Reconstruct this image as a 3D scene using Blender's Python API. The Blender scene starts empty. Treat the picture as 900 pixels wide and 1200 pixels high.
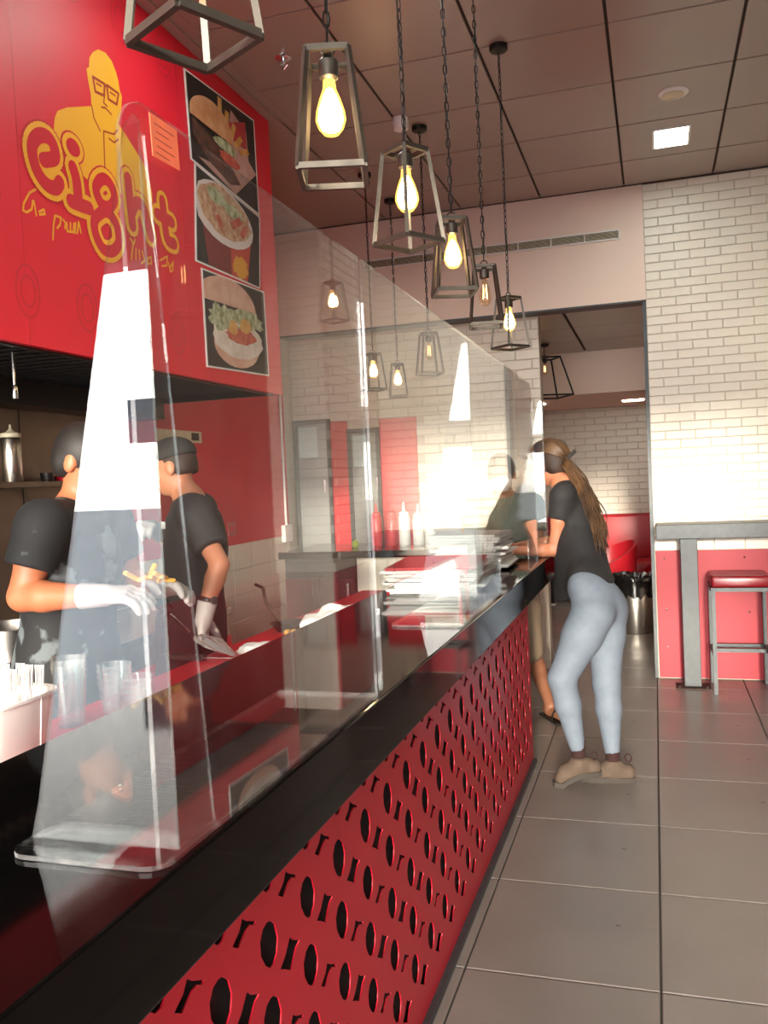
import bpy, bmesh, math, random
import numpy as np
from mathutils import Vector, Matrix

SC = bpy.context.scene
COL = SC.collection
random.seed(8)
R = math.radians

# ------------------------------------------------------------------ camera
cam_d = bpy.data.cameras.new('camera')
cam = bpy.data.objects.new('camera', cam_d)
COL.objects.link(cam)
cam_d.sensor_fit = 'VERTICAL'
cam_d.sensor_height = 36.0
cam_d.lens = 36.0 * 1020.0 / 1200.0
cam_d.clip_start = 0.02
cam_d.clip_end = 300
_m = Matrix(((0.95395769, 0.03297034, 0.2981236), (0.29644428, 0.04769293, -0.95385857), (-0.04566743, 0.99831776, 0.03572317)))
cam.matrix_world = Matrix.Translation((0, 0, 1.57)) @ _m.to_4x4()
SC.camera = cam

# ------------------------------------------------------------------ sky, sun, exposure
SC.view_settings.view_transform = 'Standard'
SC.view_settings.look = 'None'
SC.view_settings.gamma = 1.0
SC.view_settings.use_curve_mapping = False
SC.view_settings.exposure = 1.12
SC.cycles.transparent_max_bounces = 40
SC.cycles.max_bounces = 10
SC.cycles.diffuse_bounces = 5
SC.cycles.glossy_bounces = 5
SC.cycles.caustics_reflective = False
SC.cycles.caustics_refractive = False
SC.cycles.sample_clamp_indirect = 6.0
SKY = 13.0
w = bpy.data.worlds.new('hazy_sky')
SC.world = w
w.use_nodes = True
bg = w.node_tree.nodes['Background']
bg.inputs[0].default_value = (1.0, 0.96, 0.91, 1)
bg.inputs[1].default_value = SKY

sun_d = bpy.data.lights.new('sun', 'SUN')
sun_d.energy = 3.2
sun_d.angle = R(4.5)
sun_d.color = (1.0, 0.90, 0.74)
sun = bpy.data.objects.new('sun', sun_d)
COL.objects.link(sun)
sun.rotation_euler = Vector((-0.075, 1.0, -0.122)).to_track_quat('-Z', 'Y').to_euler()

por_d = bpy.data.lights.new('storefront_portal', 'AREA')
por_d.shape = 'RECTANGLE'
por_d.size = 4.4
por_d.size_y = 2.9
por_d.cycles.is_portal = True
por = bpy.data.objects.new('storefront_portal', por_d)
COL.objects.link(por)
por.location = (-0.77, -2.55, 1.45)
por.rotation_euler = (R(90), 0, 0)      # shines to +Y, into the shop
po2_d = por_d.copy(); po2_d.size = 1.4; po2_d.size_y = 2.9; po2_d.cycles.is_portal = True
po2 = bpy.data.objects.new('side_portal', po2_d)
COL.objects.link(po2)
po2.location = (-2.97, -1.9, 1.45)
po2.rotation_euler = (R(90), 0, R(-90))  # shines to +X

# ------------------------------------------------------------------ materials
def lin(c):
    c = c / 255.0
    return c / 12.92 if c <= 0.04045 else ((c + 0.055) / 1.055) ** 2.4

def hexc(h):
    h = h.lstrip('#')
    return (lin(int(h[0:2], 16)), lin(int(h[2:4], 16)), lin(int(h[4:6], 16)), 1)

MATS = {}
def mat(name, col, rough=0.5, metal=0.0, var=0.0, vscale=6.0, bump=0.0, bscale=60.0, emit=None, estr=0.0, spec=0.5, col2=None, rvar=0.0, coat=0.0, ramp=(0.3, 0.7)):
    if name in MATS:
        return MATS[name]
    m = bpy.data.materials.new(name)
    m.use_nodes = True
    nt = m.node_tree
    b = nt.nodes['Principled BSDF']
    c = hexc(col) if isinstance(col, str) else col
    b.inputs['Base Color'].default_value = c
    b.inputs['Roughness'].default_value = rough
    b.inputs['Metallic'].default_value = metal
    b.inputs['Specular IOR Level'].default_value = spec
    b.inputs['Coat Weight'].default_value = coat
    if emit:
        b.inputs['Emission Color'].default_value = hexc(emit) if isinstance(emit, str) else emit
        b.inputs['Emission Strength'].default_value = estr
    if var or bump or col2 or rvar:
        tc = nt.nodes.new('ShaderNodeTexCoord')
        co = tc.outputs['Object']
    if var or col2 or rvar:
        n = nt.nodes.new('ShaderNodeTexNoise')
        n.inputs['Scale'].default_value = vscale
        n.inputs['Detail'].default_value = 5
        nt.links.new(co, n.inputs['Vector'])
    if var or col2:
        r = nt.nodes.new('ShaderNodeValToRGB')
        r.color_ramp.elements[0].position = ramp[0]
        r.color_ramp.elements[1].position = ramp[1]
        if col2:
            k2 = hexc(col2) if isinstance(col2, str) else col2
            r.color_ramp.elements[0].color = c
            r.color_ramp.elements[1].color = k2
        else:
            r.color_ramp.elements[0].color = tuple(max(0, x * (1 - var)) for x in c[:3]) + (1,)
            r.color_ramp.elements[1].color = tuple(min(1, x * (1 + var)) for x in c[:3]) + (1,)
        nt.links.new(n.outputs['Fac'], r.inputs['Fac'])
        nt.links.new(r.outputs['Color'], b.inputs['Base Color'])
    if rvar:
        mr = nt.nodes.new('ShaderNodeMapRange')
        mr.inputs['From Min'].default_value = 0.3
        mr.inputs['From Max'].default_value = 0.7
        mr.inputs['To Min'].default_value = max(0.02, rough - rvar)
        mr.inputs['To Max'].default_value = rough + rvar
        nt.links.new(n.outputs['Fac'], mr.inputs['Value'])
        nt.links.new(mr.outputs['Result'], b.inputs['Roughness'])
    if bump:
        n2 = nt.nodes.new('ShaderNodeTexNoise')
        n2.inputs['Scale'].default_value = bscale
        n2.inputs['Detail'].default_value = 3
        nt.links.new(co, n2.inputs['Vector'])
        bp = nt.nodes.new('ShaderNodeBump')
        bp.inputs['Strength'].default_value = bump
        bp.inputs['Distance'].default_value = 0.01
        nt.links.new(n2.outputs['Fac'], bp.inputs['Height'])
        nt.links.new(bp.outputs['Normal'], b.inputs['Normal'])
    MATS[name] = m
    return m

def acrylic(name, tint=(0.97, 0.985, 0.98, 1), wave=0.0, smear=0.02, ior=1.49):
    """clear plastic: see-through with Fresnel reflection on both faces and a little haze of wiping marks"""
    m = bpy.data.materials.new(name)
    m.use_nodes = True
    nt = m.node_tree
    nt.nodes.clear()
    N, Lk = nt.nodes.new, nt.links.new
    out = N('ShaderNodeOutputMaterial')
    tr = N('ShaderNodeBsdfTransparent'); tr.inputs[0].default_value = tint
    gl = N('ShaderNodeBsdfGlossy'); gl.inputs['Roughness'].default_value = 0.0; gl.inputs[0].default_value = (1, 1, 1, 1)
    geo = N('ShaderNodeNewGeometry')
    mr = N('ShaderNodeMapRange')                    # keep the outside index on the back faces of the thin sheet
    mr.inputs['To Min'].default_value = ior
    mr.inputs['To Max'].default_value = 1.0 / ior
    Lk(geo.outputs['Backfacing'], mr.inputs['Value'])
    fr = N('ShaderNodeFresnel')
    Lk(mr.outputs['Result'], fr.inputs['IOR'])
    tc = N('ShaderNodeTexCoord')
    if wave:
        wn = N('ShaderNodeTexNoise'); wn.inputs['Scale'].default_value = 2.2; wn.inputs['Detail'].default_value = 1
        Lk(tc.outputs['Object'], wn.inputs['Vector'])
        bp = N('ShaderNodeBump'); bp.inputs['Strength'].default_value = wave; bp.inputs['Distance'].default_value = 0.01
        Lk(wn.outputs['Fac'], bp.inputs['Height'])
        Lk(bp.outputs['Normal'], gl.inputs['Normal'])
    mx = N('ShaderNodeMixShader')
    Lk(fr.outputs[0], mx.inputs[0]); Lk(tr.outputs[0], mx.inputs[1]); Lk(gl.outputs[0], mx.inputs[2])
    df = N('ShaderNodeBsdfDiffuse'); df.inputs[0].default_value = (0.9, 0.9, 0.9, 1)
    sn = N('ShaderNodeTexNoise'); sn.inputs['Scale'].default_value = 14; sn.inputs['Detail'].default_value = 6
    mp = N('ShaderNodeMapping'); mp.inputs['Scale'].default_value = (1, 3.0, 0.35)
    Lk(tc.outputs['Object'], mp.inputs['Vector']); Lk(mp.outputs[0], sn.inputs['Vector'])
    sr = N('ShaderNodeMapRange')
    sr.inputs['From Min'].default_value = 0.45; sr.inputs['From Max'].default_value = 0.85
    sr.inputs['To Min'].default_value = smear * 0.3; sr.inputs['To Max'].default_value = smear * 3
    Lk(sn.outputs['Fac'], sr.inputs['Value'])
    m2 = N('ShaderNodeMixShader')
    Lk(sr.outputs['Result'], m2.inputs[0]); Lk(mx.outputs[0], m2.inputs[1]); Lk(df.outputs[0], m2.inputs[2])
    Lk(m2.outputs[0], out.inputs['Surface'])
    MATS[name] = m
    return m

M = dict(
    tile=mat('floor_tile_grey', '#7f7872', 0.33, var=0.10, vscale=3.0, bump=0.05, bscale=30, rvar=0.08),
    grout=mat('dark_grout', '#3c3835', 0.85),
    ceil=mat('ceiling_panel', '#9c8a80', 0.28, var=0.03, vscale=2, spec=0.7),
    ceilgap=mat('ceiling_gap', '#43382f', 0.8),
    white=mat('white_paint', '#ead2c2', 0.55, var=0.02, vscale=2),
    brick=mat('white_brick', '#e4dccd', 0.42, var=0.03, vscale=3, bump=0.12, bscale=35),
    mortar=mat('brick_joint', '#cbbfb0', 0.8),
    redp=mat('red_paint', '#d3172c', 0.42, var=0.04, vscale=1.5),
    redpanel=mat('red_panel', '#a81228', 0.36, var=0.06, vscale=3, bump=0.03, bscale=20),
    redwains=mat('red_wainscot', '#a80f27', 0.5, var=0.05, vscale=3),
    black=mat('black_granite', '#070606', 0.06, var=0.3, vscale=160, spec=0.14),
    blackm=mat('black_metal', '#1b1816', 0.45, 0.2, bump=0.05, bscale=90),
    darkback=mat('black_backing', '#0c0a0a', 0.7),
    gunmetal=mat('lantern_metal', '#4a453e', 0.42, 0.6, var=0.15, vscale=20),
    lanblack=mat('lantern_black', '#211d1a', 0.45, 0.5),
    steel=mat('brushed_steel', '#b9b4ad', 0.26, 1.0, var=0.05, vscale=12),
    steeld=mat('sooty_steel', '#75665a', 0.36, 0.85, var=0.15, vscale=2.5),
    darksteel=mat('dark_hood_steel', '#2a2624', 0.4, 0.6, var=0.2, vscale=4),
    chrome=mat('chrome', '#d8d8d8', 0.12, 1.0),
    greymetal=mat('grey_metal', '#3d4143', 0.45, 0.4, var=0.12, vscale=25, bump=0.05, bscale=60),
    vinyl=mat('dark_red_vinyl', '#7d1420', 0.28, var=0.08, vscale=5),
    sofa=mat('red_leatherette', '#b51a28', 0.38, var=0.06, vscale=4),
    whitep=mat('white_plastic', '#eceae6', 0.35),
    paper=mat('white_paper', '#e9e7e2', 0.7, var=0.03, vscale=10),
    redpaper=mat('red_paper', '#c23038', 0.6),
    yellow=mat('logo_yellow', '#f0ae28', 0.45),
    logored=mat('logo_red', '#cf162b', 0.42),
    logoline=mat('logo_line', '#a8321a', 0.5),
    skin=mat('skin_warm', '#b06a48', 0.5, var=0.05, vscale=9),
    skin2=mat('skin_light', '#c07d5e', 0.5, var=0.05, vscale=9),
    skin3=mat('skin_brown', '#8a5c44', 0.5, var=0.05, vscale=9),
    shirt=mat('black_cotton', '#201f20', 0.8, var=0.12, vscale=14, bump=0.1, bscale=50),
    camo=mat('black_camo_cotton', '#141516', 0.8, vscale=9, col2='#596062', bump=0.08, bscale=50, ramp=(0.57, 0.62)),
    shirtg=mat('charcoal_cotton', '#2d2a2b', 0.8, var=0.12, vscale=10, bump=0.1, bscale=40),
    tgrey=mat('grey_green_cotton', '#5e6558', 0.85, var=0.1, vscale=10),
    jeans=mat('black_trousers', '#1b1b1f', 0.8),
    shorts=mat('khaki_shorts', '#7a6a58', 0.85),
    leggings=mat('pale_blue_leggings', '#6d7986', 0.7, var=0.06, vscale=30, bump=0.05, bscale=120),
    glove=mat('white_glove', '#a39b99', 0.55, bump=0.25, bscale=45),
    hairb=mat('dark_brown_hair', '#2b1c14', 0.7, var=0.3, vscale=30),
    hairl=mat('light_brown_hair', '#1f130c', 0.55, col2='#5e4228', vscale=9),
    hairk=mat('black_hair', '#17120f', 0.6),
    cap=mat('black_cap', '#1a1818', 0.75),
    sock=mat('maroon_sock', '#2e1613', 0.9),
    shoe=mat('tan_suede', '#54463a', 0.85, var=0.2, vscale=25, bump=0.2, bscale=60),
    sole=mat('shoe_sole', '#3a352f', 0.8),
    eye=mat('eye_white', '#f0eeea', 0.2),
    cream=mat('cream_plastic', '#d9ceb0', 0.5, var=0.15, vscale=20),
    rust=mat('rusty_plate', '#3a2620', 0.8, var=0.4, vscale=30),
    sidewall=mat('taupe_plaster', '#6d625a', 0.6, var=0.04, vscale=2),
    banner=mat('banner_blue', '#39485c', 0.7),
    pave=mat('pavement', '#46535f', 0.8, var=0.1, vscale=1),
    led=mat('led_panel', '#ffffff', 0.5, emit=(0.92, 1.0, 0.92, 1), estr=26.0),
    ledw=mat('led_warm', '#ffffff', 0.5, emit=(1.0, 0.93, 0.82, 1), estr=16.0),
    
    food=mat('fries', '#d9a441', 0.6, var=0.2, vscale=20),
)
acrylic('clear_acrylic', wave=0.006, smear=0.006)
acrylic('clear_flange', wave=0.0, smear=0.003)
acrylic('clear_plastic', smear=0.05)
acrylic('edge', tint=(0.90, 0.92, 0.89, 1), smear=0.08)
acrylic('bulb_glass', tint=(0.95, 0.85, 0.7, 1), smear=0.005)
acrylic('door_glass', tint=(0.55, 0.60, 0.60, 1), smear=0.03)

def bulb_glow(name, col, s, alpha):
    m = bpy.data.materials.new(name); m.use_nodes = True
    nt = m.node_tree; nt.nodes.clear()
    o = nt.nodes.new('ShaderNodeOutputMaterial'); e = nt.nodes.new('ShaderNodeEmission'); t = nt.nodes.new('ShaderNodeBsdfTransparent'); x = nt.nodes.new('ShaderNodeMixShader')
    e.inputs[0].default_value = col; e.inputs[1].default_value = s; x.inputs[0].default_value = alpha
    nt.links.new(t.outputs[0], x.inputs[1]); nt.links.new(e.outputs[0], x.inputs[2]); nt.links.new(x.outputs[0], o.inputs[0])
    MATS[name] = m
bulb_glow('bulb_amber_glow', (1.0, 0.42, 0.06, 1), 2.6, 0.55)
bulb_glow('bulb_filament', (1.0, 0.62, 0.28, 1), 5.0, 1.0)
bulb_glow('bulb_core', (1.0, 0.72, 0.36, 1), 60.0, 1.0)

# ------------------------------------------------------------------ mesh helpers
ORG = {}
def org(o):
    return ORG.get(o.name, Vector((0, 0, 0))) if o else Vector((0, 0, 0))

def tag(o, label=None, cat=None, group=None, kind=None):
    if label: o['label'] = label
    if cat: o['category'] = cat
    if group: o['group'] = group
    if kind: o['kind'] = kind
    return o

def empty(name, loc, label=None, cat=None, group=None, kind=None):
    o = bpy.data.objects.new(name, None)
    COL.objects.link(o)
    o.location = loc
    o.empty_display_size = 0.1
    ORG[o.name] = Vector(loc)
    return tag(o, label, cat, group, kind)

def link(name, me, parent=None, loc=None):
    o = bpy.data.objects.new(name, me)
    COL.objects.link(o)
    if parent:
        o.parent = parent
    if loc is not None:
        o.location = Vector(loc) - org(parent)
        ORG[o.name] = Vector(loc)
    else:
        ORG[o.name] = org(parent)
    return o

def M_(m):
    return M[m] if m in M else MATS[m]

class MB:
    def __init__(s):
        s.v = []; s.f = []; s.mi = []
    def add(s, vs, fs, mi=0):
        o = len(s.v)
        s.v += [tuple(float(c) for c in p) for p in vs]
        s.f += [tuple(o + i for i in f) for f in fs]
        s.mi += [mi] * len(fs)
        return s
    def box(s, x0, x1, y0, y1, z0, z1, mi=0):
        x0, x1 = min(x0, x1), max(x0, x1); y0, y1 = min(y0, y1), max(y0, y1); z0, z1 = min(z0, z1), max(z0, z1)
        return s.add([(x0, y0, z0), (x1, y0, z0), (x1, y1, z0), (x0, y1, z0), (x0, y0, z1), (x1, y0, z1), (x1, y1, z1), (x0, y1, z1)],
                     [(0, 3, 2, 1), (4, 5, 6, 7), (0, 1, 5, 4), (1, 2, 6, 5), (2, 3, 7, 6), (3, 0, 4, 7)], mi)
    def bar(s, p, q, w, h=None, up=(0, 0, 1), mi=0):
        p, q = Vector(p), Vector(q); h = h or w
        d = (q - p).normalized(); u = Vector(up)
        if abs(d.dot(u)) > 0.97: u = Vector((0, 1, 0))
        a = d.cross(u).normalized() * w / 2; b = a.cross(d).normalized() * h / 2
        vs = [p - a - b, p + a - b, p + a + b, p - a + b, q - a - b, q + a - b, q + a + b, q - a + b]
        return s.add(vs, [(0, 3, 2, 1), (4, 5, 6, 7), (0, 1, 5, 4), (1, 2, 6, 5), (2, 3, 7, 6), (3, 0, 4, 7)], mi)
    def tube(s, pts, r, n=8, mi=0, closed=False):
        pts = [Vector(p) for p in pts]; k = len(pts)
        rs = r if isinstance(r, (list, tuple)) else [r] * k
        vs = []; prev = None
        for i, p in enumerate(pts):
            if closed: d = pts[(i + 1) % k] - pts[i - 1]
            else: d = pts[min(i + 1, k - 1)] - pts[max(i - 1, 0)]
            d = d.normalized() if d.length > 1e-9 else Vector((0, 0, 1))
            if prev is None:
                u = Vector((0, 0, 1)) if abs(d.z) < 0.9 else Vector((1, 0, 0))
                a = d.cross(u).normalized()
            else:
                a = (prev - d * prev.dot(d)).normalized()
            prev = a; b = d.cross(a)
            for j in range(n):
                t = 2 * math.pi * j / n
                vs.append(p + (a * math.cos(t) + b * math.sin(t)) * rs[i])
        fs = []
        for i in range(k if closed else k - 1):
            i2 = (i + 1) % k
            for j in range(n):
                j2 = (j + 1) % n
                fs.append((i * n + j, i * n + j2, i2 * n + j2, i2 * n + j))
        if not closed:
            fs.append(tuple(reversed(range(n)))); fs.append(tuple(range((k - 1) * n, k * n)))
        return s.add(vs, fs, mi)
    def lathe(s, prof, c=(0, 0, 0), n=20, mi=0, sx=1, sy=1, cap=True):
        vs = []; k = len(prof)
        for r, z in prof:
            for j in range(n):
                t = 2 * math.pi * j / n
                vs.append((c[0] + r * math.cos(t) * sx, c[1] + r * math.sin(t) * sy, c[2] + z))
        fs = [(i * n + j, i * n + (j + 1) % n, (i + 1) * n + (j + 1) % n, (i + 1) * n + j) for i in range(k - 1) for j in range(n)]
        if cap:
            fs.append(tuple(reversed(range(n)))); fs.append(tuple(range((k - 1) * n, k * n)))
        return s.add(vs, fs, mi)
    def prism(s, poly, axis, a0, a1, mi=0, mside=None):
        """poly of 2D points; axis 'x': (y,z), 'y': (x,z), 'z': (x,y)"""
        mside = mi if mside is None else mside
        def P(p, a):
            return (a, p[0], p[1]) if axis == 'x' else (p[0], a, p[1]) if axis == 'y' else (p[0], p[1], a)
        n = len(poly)
        s.add([P(p, a0) for p in poly] + [P(p, a1) for p in poly], [tuple(range(n)), tuple(range(2 * n - 1, n - 1, -1))], mi)
        o = len(s.v) - 2 * n
        for i in range(n):
            j = (i + 1) % n
            s.f.append((o + j, o + i, o + n + i, o + n + j)); s.mi.append(mside)
        return s
    def mesh(s, name, mats, org_=Vector((0, 0, 0)), smooth=False, bev=0.0, seg=2, fix=True):
        me = bpy.data.meshes.new(name)
        ox, oy, oz = org_
        me.from_pydata([(x - ox, y - oy, z - oz) for x, y, z in s.v], [], s.f)
        if not isinstance(mats, (list, tuple)): mats = [mats]
        for m in mats: me.materials.append(M_(m) if isinstance(m, str) else m)
        if len(mats) > 1: me.polygons.foreach_set('material_index', s.mi)
        if fix or bev:
            bm = bmesh.new(); bm.from_mesh(me)
            if bev:
                bmesh.ops.bevel(bm, geom=list(bm.edges), offset=bev, segments=seg, profile=0.5, affect='EDGES')
            bmesh.ops.recalc_face_normals(bm, faces=bm.faces)
            bm.to_mesh(me); bm.free()
        if smooth:
            me.polygons.foreach_set('use_smooth', [True] * len(me.polygons))
            if smooth != 'all':
                me.set_sharp_from_angle(angle=R(38))
        me.update()
        return me
    def build(s, name, mats, parent=None, smooth=False, bev=0.0, seg=2, loc=None, fix=True):
        o_ = Vector(loc) if loc is not None else org(parent)
        return link(name, s.mesh(name, mats, o_, smooth, bev, seg, fix), parent, loc)

def B(): return MB()
def box(name, m, x0, x1, y0, y1, z0, z1, parent=None, bev=0.0):
    return B().box(x0, x1, y0, y1, z0, z1).build(name, m, parent, bev=bev)
def pt(i, j, t): return tuple(a + (b - a) * t for a, b in zip(i, j))
def unit_box(name, m, sx, sy, sz, bev):
    return B().box(-sx / 2, sx / 2, -sy / 2, sy / 2, -sz / 2, sz / 2).mesh(name, m, bev=bev, seg=1)
def place(name, me, parent, loc):
    return link(name, me, parent, loc)
def copy_tree(o, parent=None):
    c = o.copy(); COL.objects.link(c); c.parent = parent
    for ch in list(o.children): copy_tree(ch, c)
    return c
# ------------------------------------------------------------------ the room
YW, ZC, ZB = 6.79, 3.67, 2.82         # pillar / bulkhead plane, ceiling, bulkhead underside
XL, XR = -2.98, 1.45                  # left wall, right wall
YF = -2.6                             # open shop front behind the viewer

_bm = {}
def brick_mesh(kind, m, sx, sy, sz):
    k = (kind, round(sx, 3), round(sy, 3), round(sz, 3))
    if k not in _bm:
        _bm[k] = unit_box(kind, m, *k[1:], bev=0.003)
    return _bm[k]

def brick_face_y(parent, Y, x0, x1, z0, z1, L, H, J=0.006, D=0.008, kind='brick', m='brick', skip=None, stagger=True):
    """courses of bricks on a face that looks to -Y"""
    r = 0; z = z0
    while z + H * 0.35 < z1:
        h = min(H, z1 - z) - J
        x = x0 - (L / 2 if (r % 2 and stagger) else 0)
        while x < x1 - 0.01:
            a, b = max(x, x0), min(x + L, x1)
            if b - a > 0.03 and not (skip and skip((a + b) / 2, z + h / 2)):
                place(kind, brick_mesh(kind, m, b - a - J, D, h), parent, ((a + b) / 2, Y - D / 2 + random.uniform(-0.0012, 0.0012), z + h / 2 + J / 2))
            x += L
        z += H; r += 1

# floor
floor = box('floor', 'grout', XL - 0.2, 3.2, YF, 11.7, -0.12, -0.008)
tag(floor, kind='structure')
_tm = unit_box('tile', 'tile', 0.594, 0.628, 0.02, 0.003)
for i in range(-2, 3):
    for j in range(-8, 15):
        xc = -0.033 + 0.6 * (i + 0.5); yc = 2.668 + 0.634 * (j + 0.5)
        if yc > 11.3 or yc < YF + 0.3: continue
        if xc > 1.1 and yc > 5.5: continue
        place('tile', _tm, floor, (xc, yc, -0.01))
# kitchen side and the back room's sides share one plain tiled sheet
box('kitchen_tile', 'tile', XL, -1.24, YF, 11.3, -0.008, -0.001, floor)

# ceiling
ceiling = box('ceiling', 'ceilgap', XL - 0.2, XR + 0.2, YF, YW, ZC + 0.012, ZC + 0.15)
tag(ceiling, kind='structure')
_cm = unit_box('panel', 'ceil', 0.600, 0.633, 0.016, 0.002)
for i in range(-3, 3):
    for j in range(-10, 4):
        xc = -0.147 + 0.615 * (i + 0.5); yc = 4.318 + 0.645 * (j + 0.5)
        if xc - 0.3 < -2.0 and i < -3: continue
        if yc > YW: continue
        if yc + 0.32 > YW:
            yc = (YW - 0.015 + (yc - 0.3165)) / 2
            me = unit_box('panel', 'ceil', 0.600, 2 * (YW - 0.015 - yc), 0.016, 0.002)
            place('panel', me, ceiling, (xc, yc, ZC + 0.004)); continue
        place('panel', _cm, ceiling, (xc, yc, ZC + 0.004))
box('kitchen_panel', 'ceil', XL, -2.0, YF, YW, ZC - 0.002, ZC + 0.01, ceiling)
t1 = B().box(-2.04, -1.985, YF, 4.72, ZC - 0.02, ZC).box(-1.985, -1.93, YF, 4.72, ZC - 0.008, ZC).build('trim_1', 'ceil')
tag(t1, kind='structure')
t2 = B().box(-0.02, XR, YW - 0.02, YW, ZC - 0.012, ZC).box(XL, -0.02, YW - 0.014, YW, ZC - 0.008, ZC).build('trim_2', 'ceilgap')
tag(t2, kind='structure')

# bulkhead over the opening and the brick pillar beside it
bulk = box('wall_bulkhead', 'white', XL, -0.02, YW, YW + 0.16, ZB, ZC + 0.02)
tag(bulk, kind='structure')
box('edge_strip', 'greymetal', XL, -0.024, YW - 0.004, YW + 0.17, ZB - 0.012, ZB, bulk)
pillar = box('wall_pillar', 'mortar', -0.02, 1.03, YW, YW + 0.5, 0, ZC + 0.02)
tag(pillar, kind='structure')
brick_face_y(pillar, YW, -0.02, 1.02, 1.06, ZC - 0.012, 0.21, 0.0652, J=0.004)
brick_face_y(pillar, YW, -0.02, 1.02, 0.955, 1.06, 0.21, 0.102, J=0.004, kind='wall_tile')
box('jamb', 'greymetal', -0.045, -0.02, YW - 0.004, YW + 0.22, 0, ZB, pillar)
wains = box('red_panel', 'redwains', -0.012, 1.02, YW - 0.028, YW, 0.01, 0.955, pillar)
_sc = B().lathe([(0.007, 0), (0.007, 0.003), (0.002, 0.006)], n=10).mesh('screw', 'chrome', smooth=True)
for x, z in ((0.045, 0.90), (0.052, 0.52), (0.055, 0.24), (0.60, 0.90), (0.62, 0.5)):
    s_ = link('screw', _sc, pillar, (x, YW - 0.028, z)); s_.rotation_euler = (R(90), 0, 0)

# right side: return of the pillar, side wall, white brick in the plaster
rw = B().box(1.02, XR + 0.15, 5.6, YW + 0.3, 0, ZC, 1).box(XR, XR + 0.15, YF, 5.6, 0, ZC).build('wall_right', ['sidewall', 'mortar'])
tag(rw, kind='structure')
_r = 0; z = 0.96
while z < ZC - 0.05:
    y = 5.6 + (0.105 if _r % 2 else 0)
    if _r % 2: pass
    while y < YW - 0.02:
        b_ = min(y + 0.21, YW - 0.015)
        place('brick', brick_mesh('brick', 'brick', 0.014, b_ - y - 0.005, 0.06), rw, (1.013, (y + b_) / 2, z + 0.03)); y += 0.21
    z += 0.0652; _r += 1
brick_face_y(rw, 5.6, 1.02, XR, 0.96, ZC - 0.02, 0.21, 0.0652, J=0.004)
box('red_panel', 'redwains', XR - 0.02, XR, YF, 5.6, 0.01, 0.955, rw)
box('red_panel', 'redwains', 1.0, 1.02, 5.6, YW - 0.03, 0.01, 0.955, rw)

# left wall: steel splashback, red paint, white tiles under it
wl = B().box(XL - 0.15, XL, -1.2, 11.7, 0, ZC).box(XL - 0.15, XL, YF, -1.2, 2.9, ZC).build('wall_left', 'mortar')
tag(wl, kind='structure')
box('steel_panel', 'steeld', XL, XL + 0.012, 1.0, 4.42, 0.9, 2.2, wl)
for a in (1.85, 2.7, 3.56):
    box('seam', 'darksteel', XL + 0.012, XL + 0.015, a, a + 0.006, 0.9, 2.2, wl)
box('red_panel', 'redp', XL, XL + 0.012, 4.42, YW, 1.15, ZC, wl)
box('plaster', 'white', XL, XL + 0.01, -1.2, 1.0, 0, ZC, wl)
z = 0.02
while z < 1.14:
    y = 4.42
    while y < YW - 0.02:
        b_ = min(y + 0.33, YW)
        place('wall_tile', brick_mesh('wall_tile', 'brick', 0.012, b_ - y - 0.005, 0.1845), wl, (XL + 0.006, (y + b_) / 2, z + 0.094)); y += 0.33
    z += 0.1885

# kitchen end wall: red and cream brick, two grey framed doors
YK = 7.0
wk = box('wall_kitchen', 'mortar', XL, -0.84, YK, YK + 0.14, 0, ZB)
tag(wk, kind='structure')
brick_face_y(wk, YK, XL, -0.84, 1.0, ZB - 0.01, 0.26, 0.078, J=0.006, skip=lambda x, z: x < -1.87 and z < 2.07)
for a, b_ in ((-2.63, -2.48), (-2.19, -1.87)):
    box('red_panel', 'redp', a, b_, YK - 0.015, YK, 0.0, 2.09, wk)
def frame_door(name, x0, x1, z1, hx):
    d = empty(name, ((x0 + x1) / 2, YK, 0), kind='structure')
    f = B().box(x0, x0 + 0.035, YK - 0.03, YK, 0, z1).box(x1 - 0.035, x1, YK - 0.03, YK, 0, z1).box(x0, x1, YK - 0.03, YK, z1 - 0.04, z1)
    f.build('door_frame', 'greymetal', d)
    p = box('door_panel', mat('grey_door', '#8a8c8a', 0.35, 0.2, var=0.05), x0 + 0.035, x1 - 0.035, YK - 0.015, YK, 0, z1 - 0.04, d)
    box('pane', mat('pale_pane', '#bcd0cf', 0.1), x0 + 0.05, x1 - 0.12, YK - 0.02, YK - 0.015, z1 - 0.32, z1 - 0.06, d)
    B().bar((hx, YK - 0.045, 1.50), (hx, YK - 0.045, 1.60), 0.012).bar((hx, YK - 0.045, 1.51), (hx, YK - 0.01, 1.51), 0.01).build('door_handle', 'chrome', d)
frame_door('door_1', XL + 0.01, -2.63, 2.12, -2.69)
frame_door('door_2', -2.48, -2.19, 2.02, -2.22)

# back room
bc = box('ceiling_back', 'ceilgap', XL, 1.4, YW + 0.16, 9.36, ZB + 0.014, ZB + 0.1)
tag(bc, kind='structure')
_cb = unit_box('panel', 'ceil', 0.75, 0.79, 0.016, 0.002)
for i in range(6):
    for j in range(3):
        place('panel', _cb, bc, (-2.58 + 0.775 * i, 7.355 + 0.80 * j, ZB + 0.006))
bb = B().box(XL, 1.4, 9.36, 9.46, 2.38, ZB + 0.1).box(XL, 1.4, 9.46, 11.6, 2.38, 2.44).build('wall_back_bulkhead', 'white')
tag(bb, kind='structure')
wb = box('wall_back', 'mortar', XL, 1.4, 11.5, 11.65, 0, 2.4)
tag(wb, kind='structure')
brick_face_y(wb, 11.5, -1.75, 0.15, 0.98, 2.38, 0.26, 0.085, J=0.007)
box('plaster', 'brick', XL, -1.75, 11.486, 11.5, 0, 2.38, wb)
box('plaster', 'brick', 0.15, 1.4, 11.486, 11.5, 0, 2.38, wb)
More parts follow.
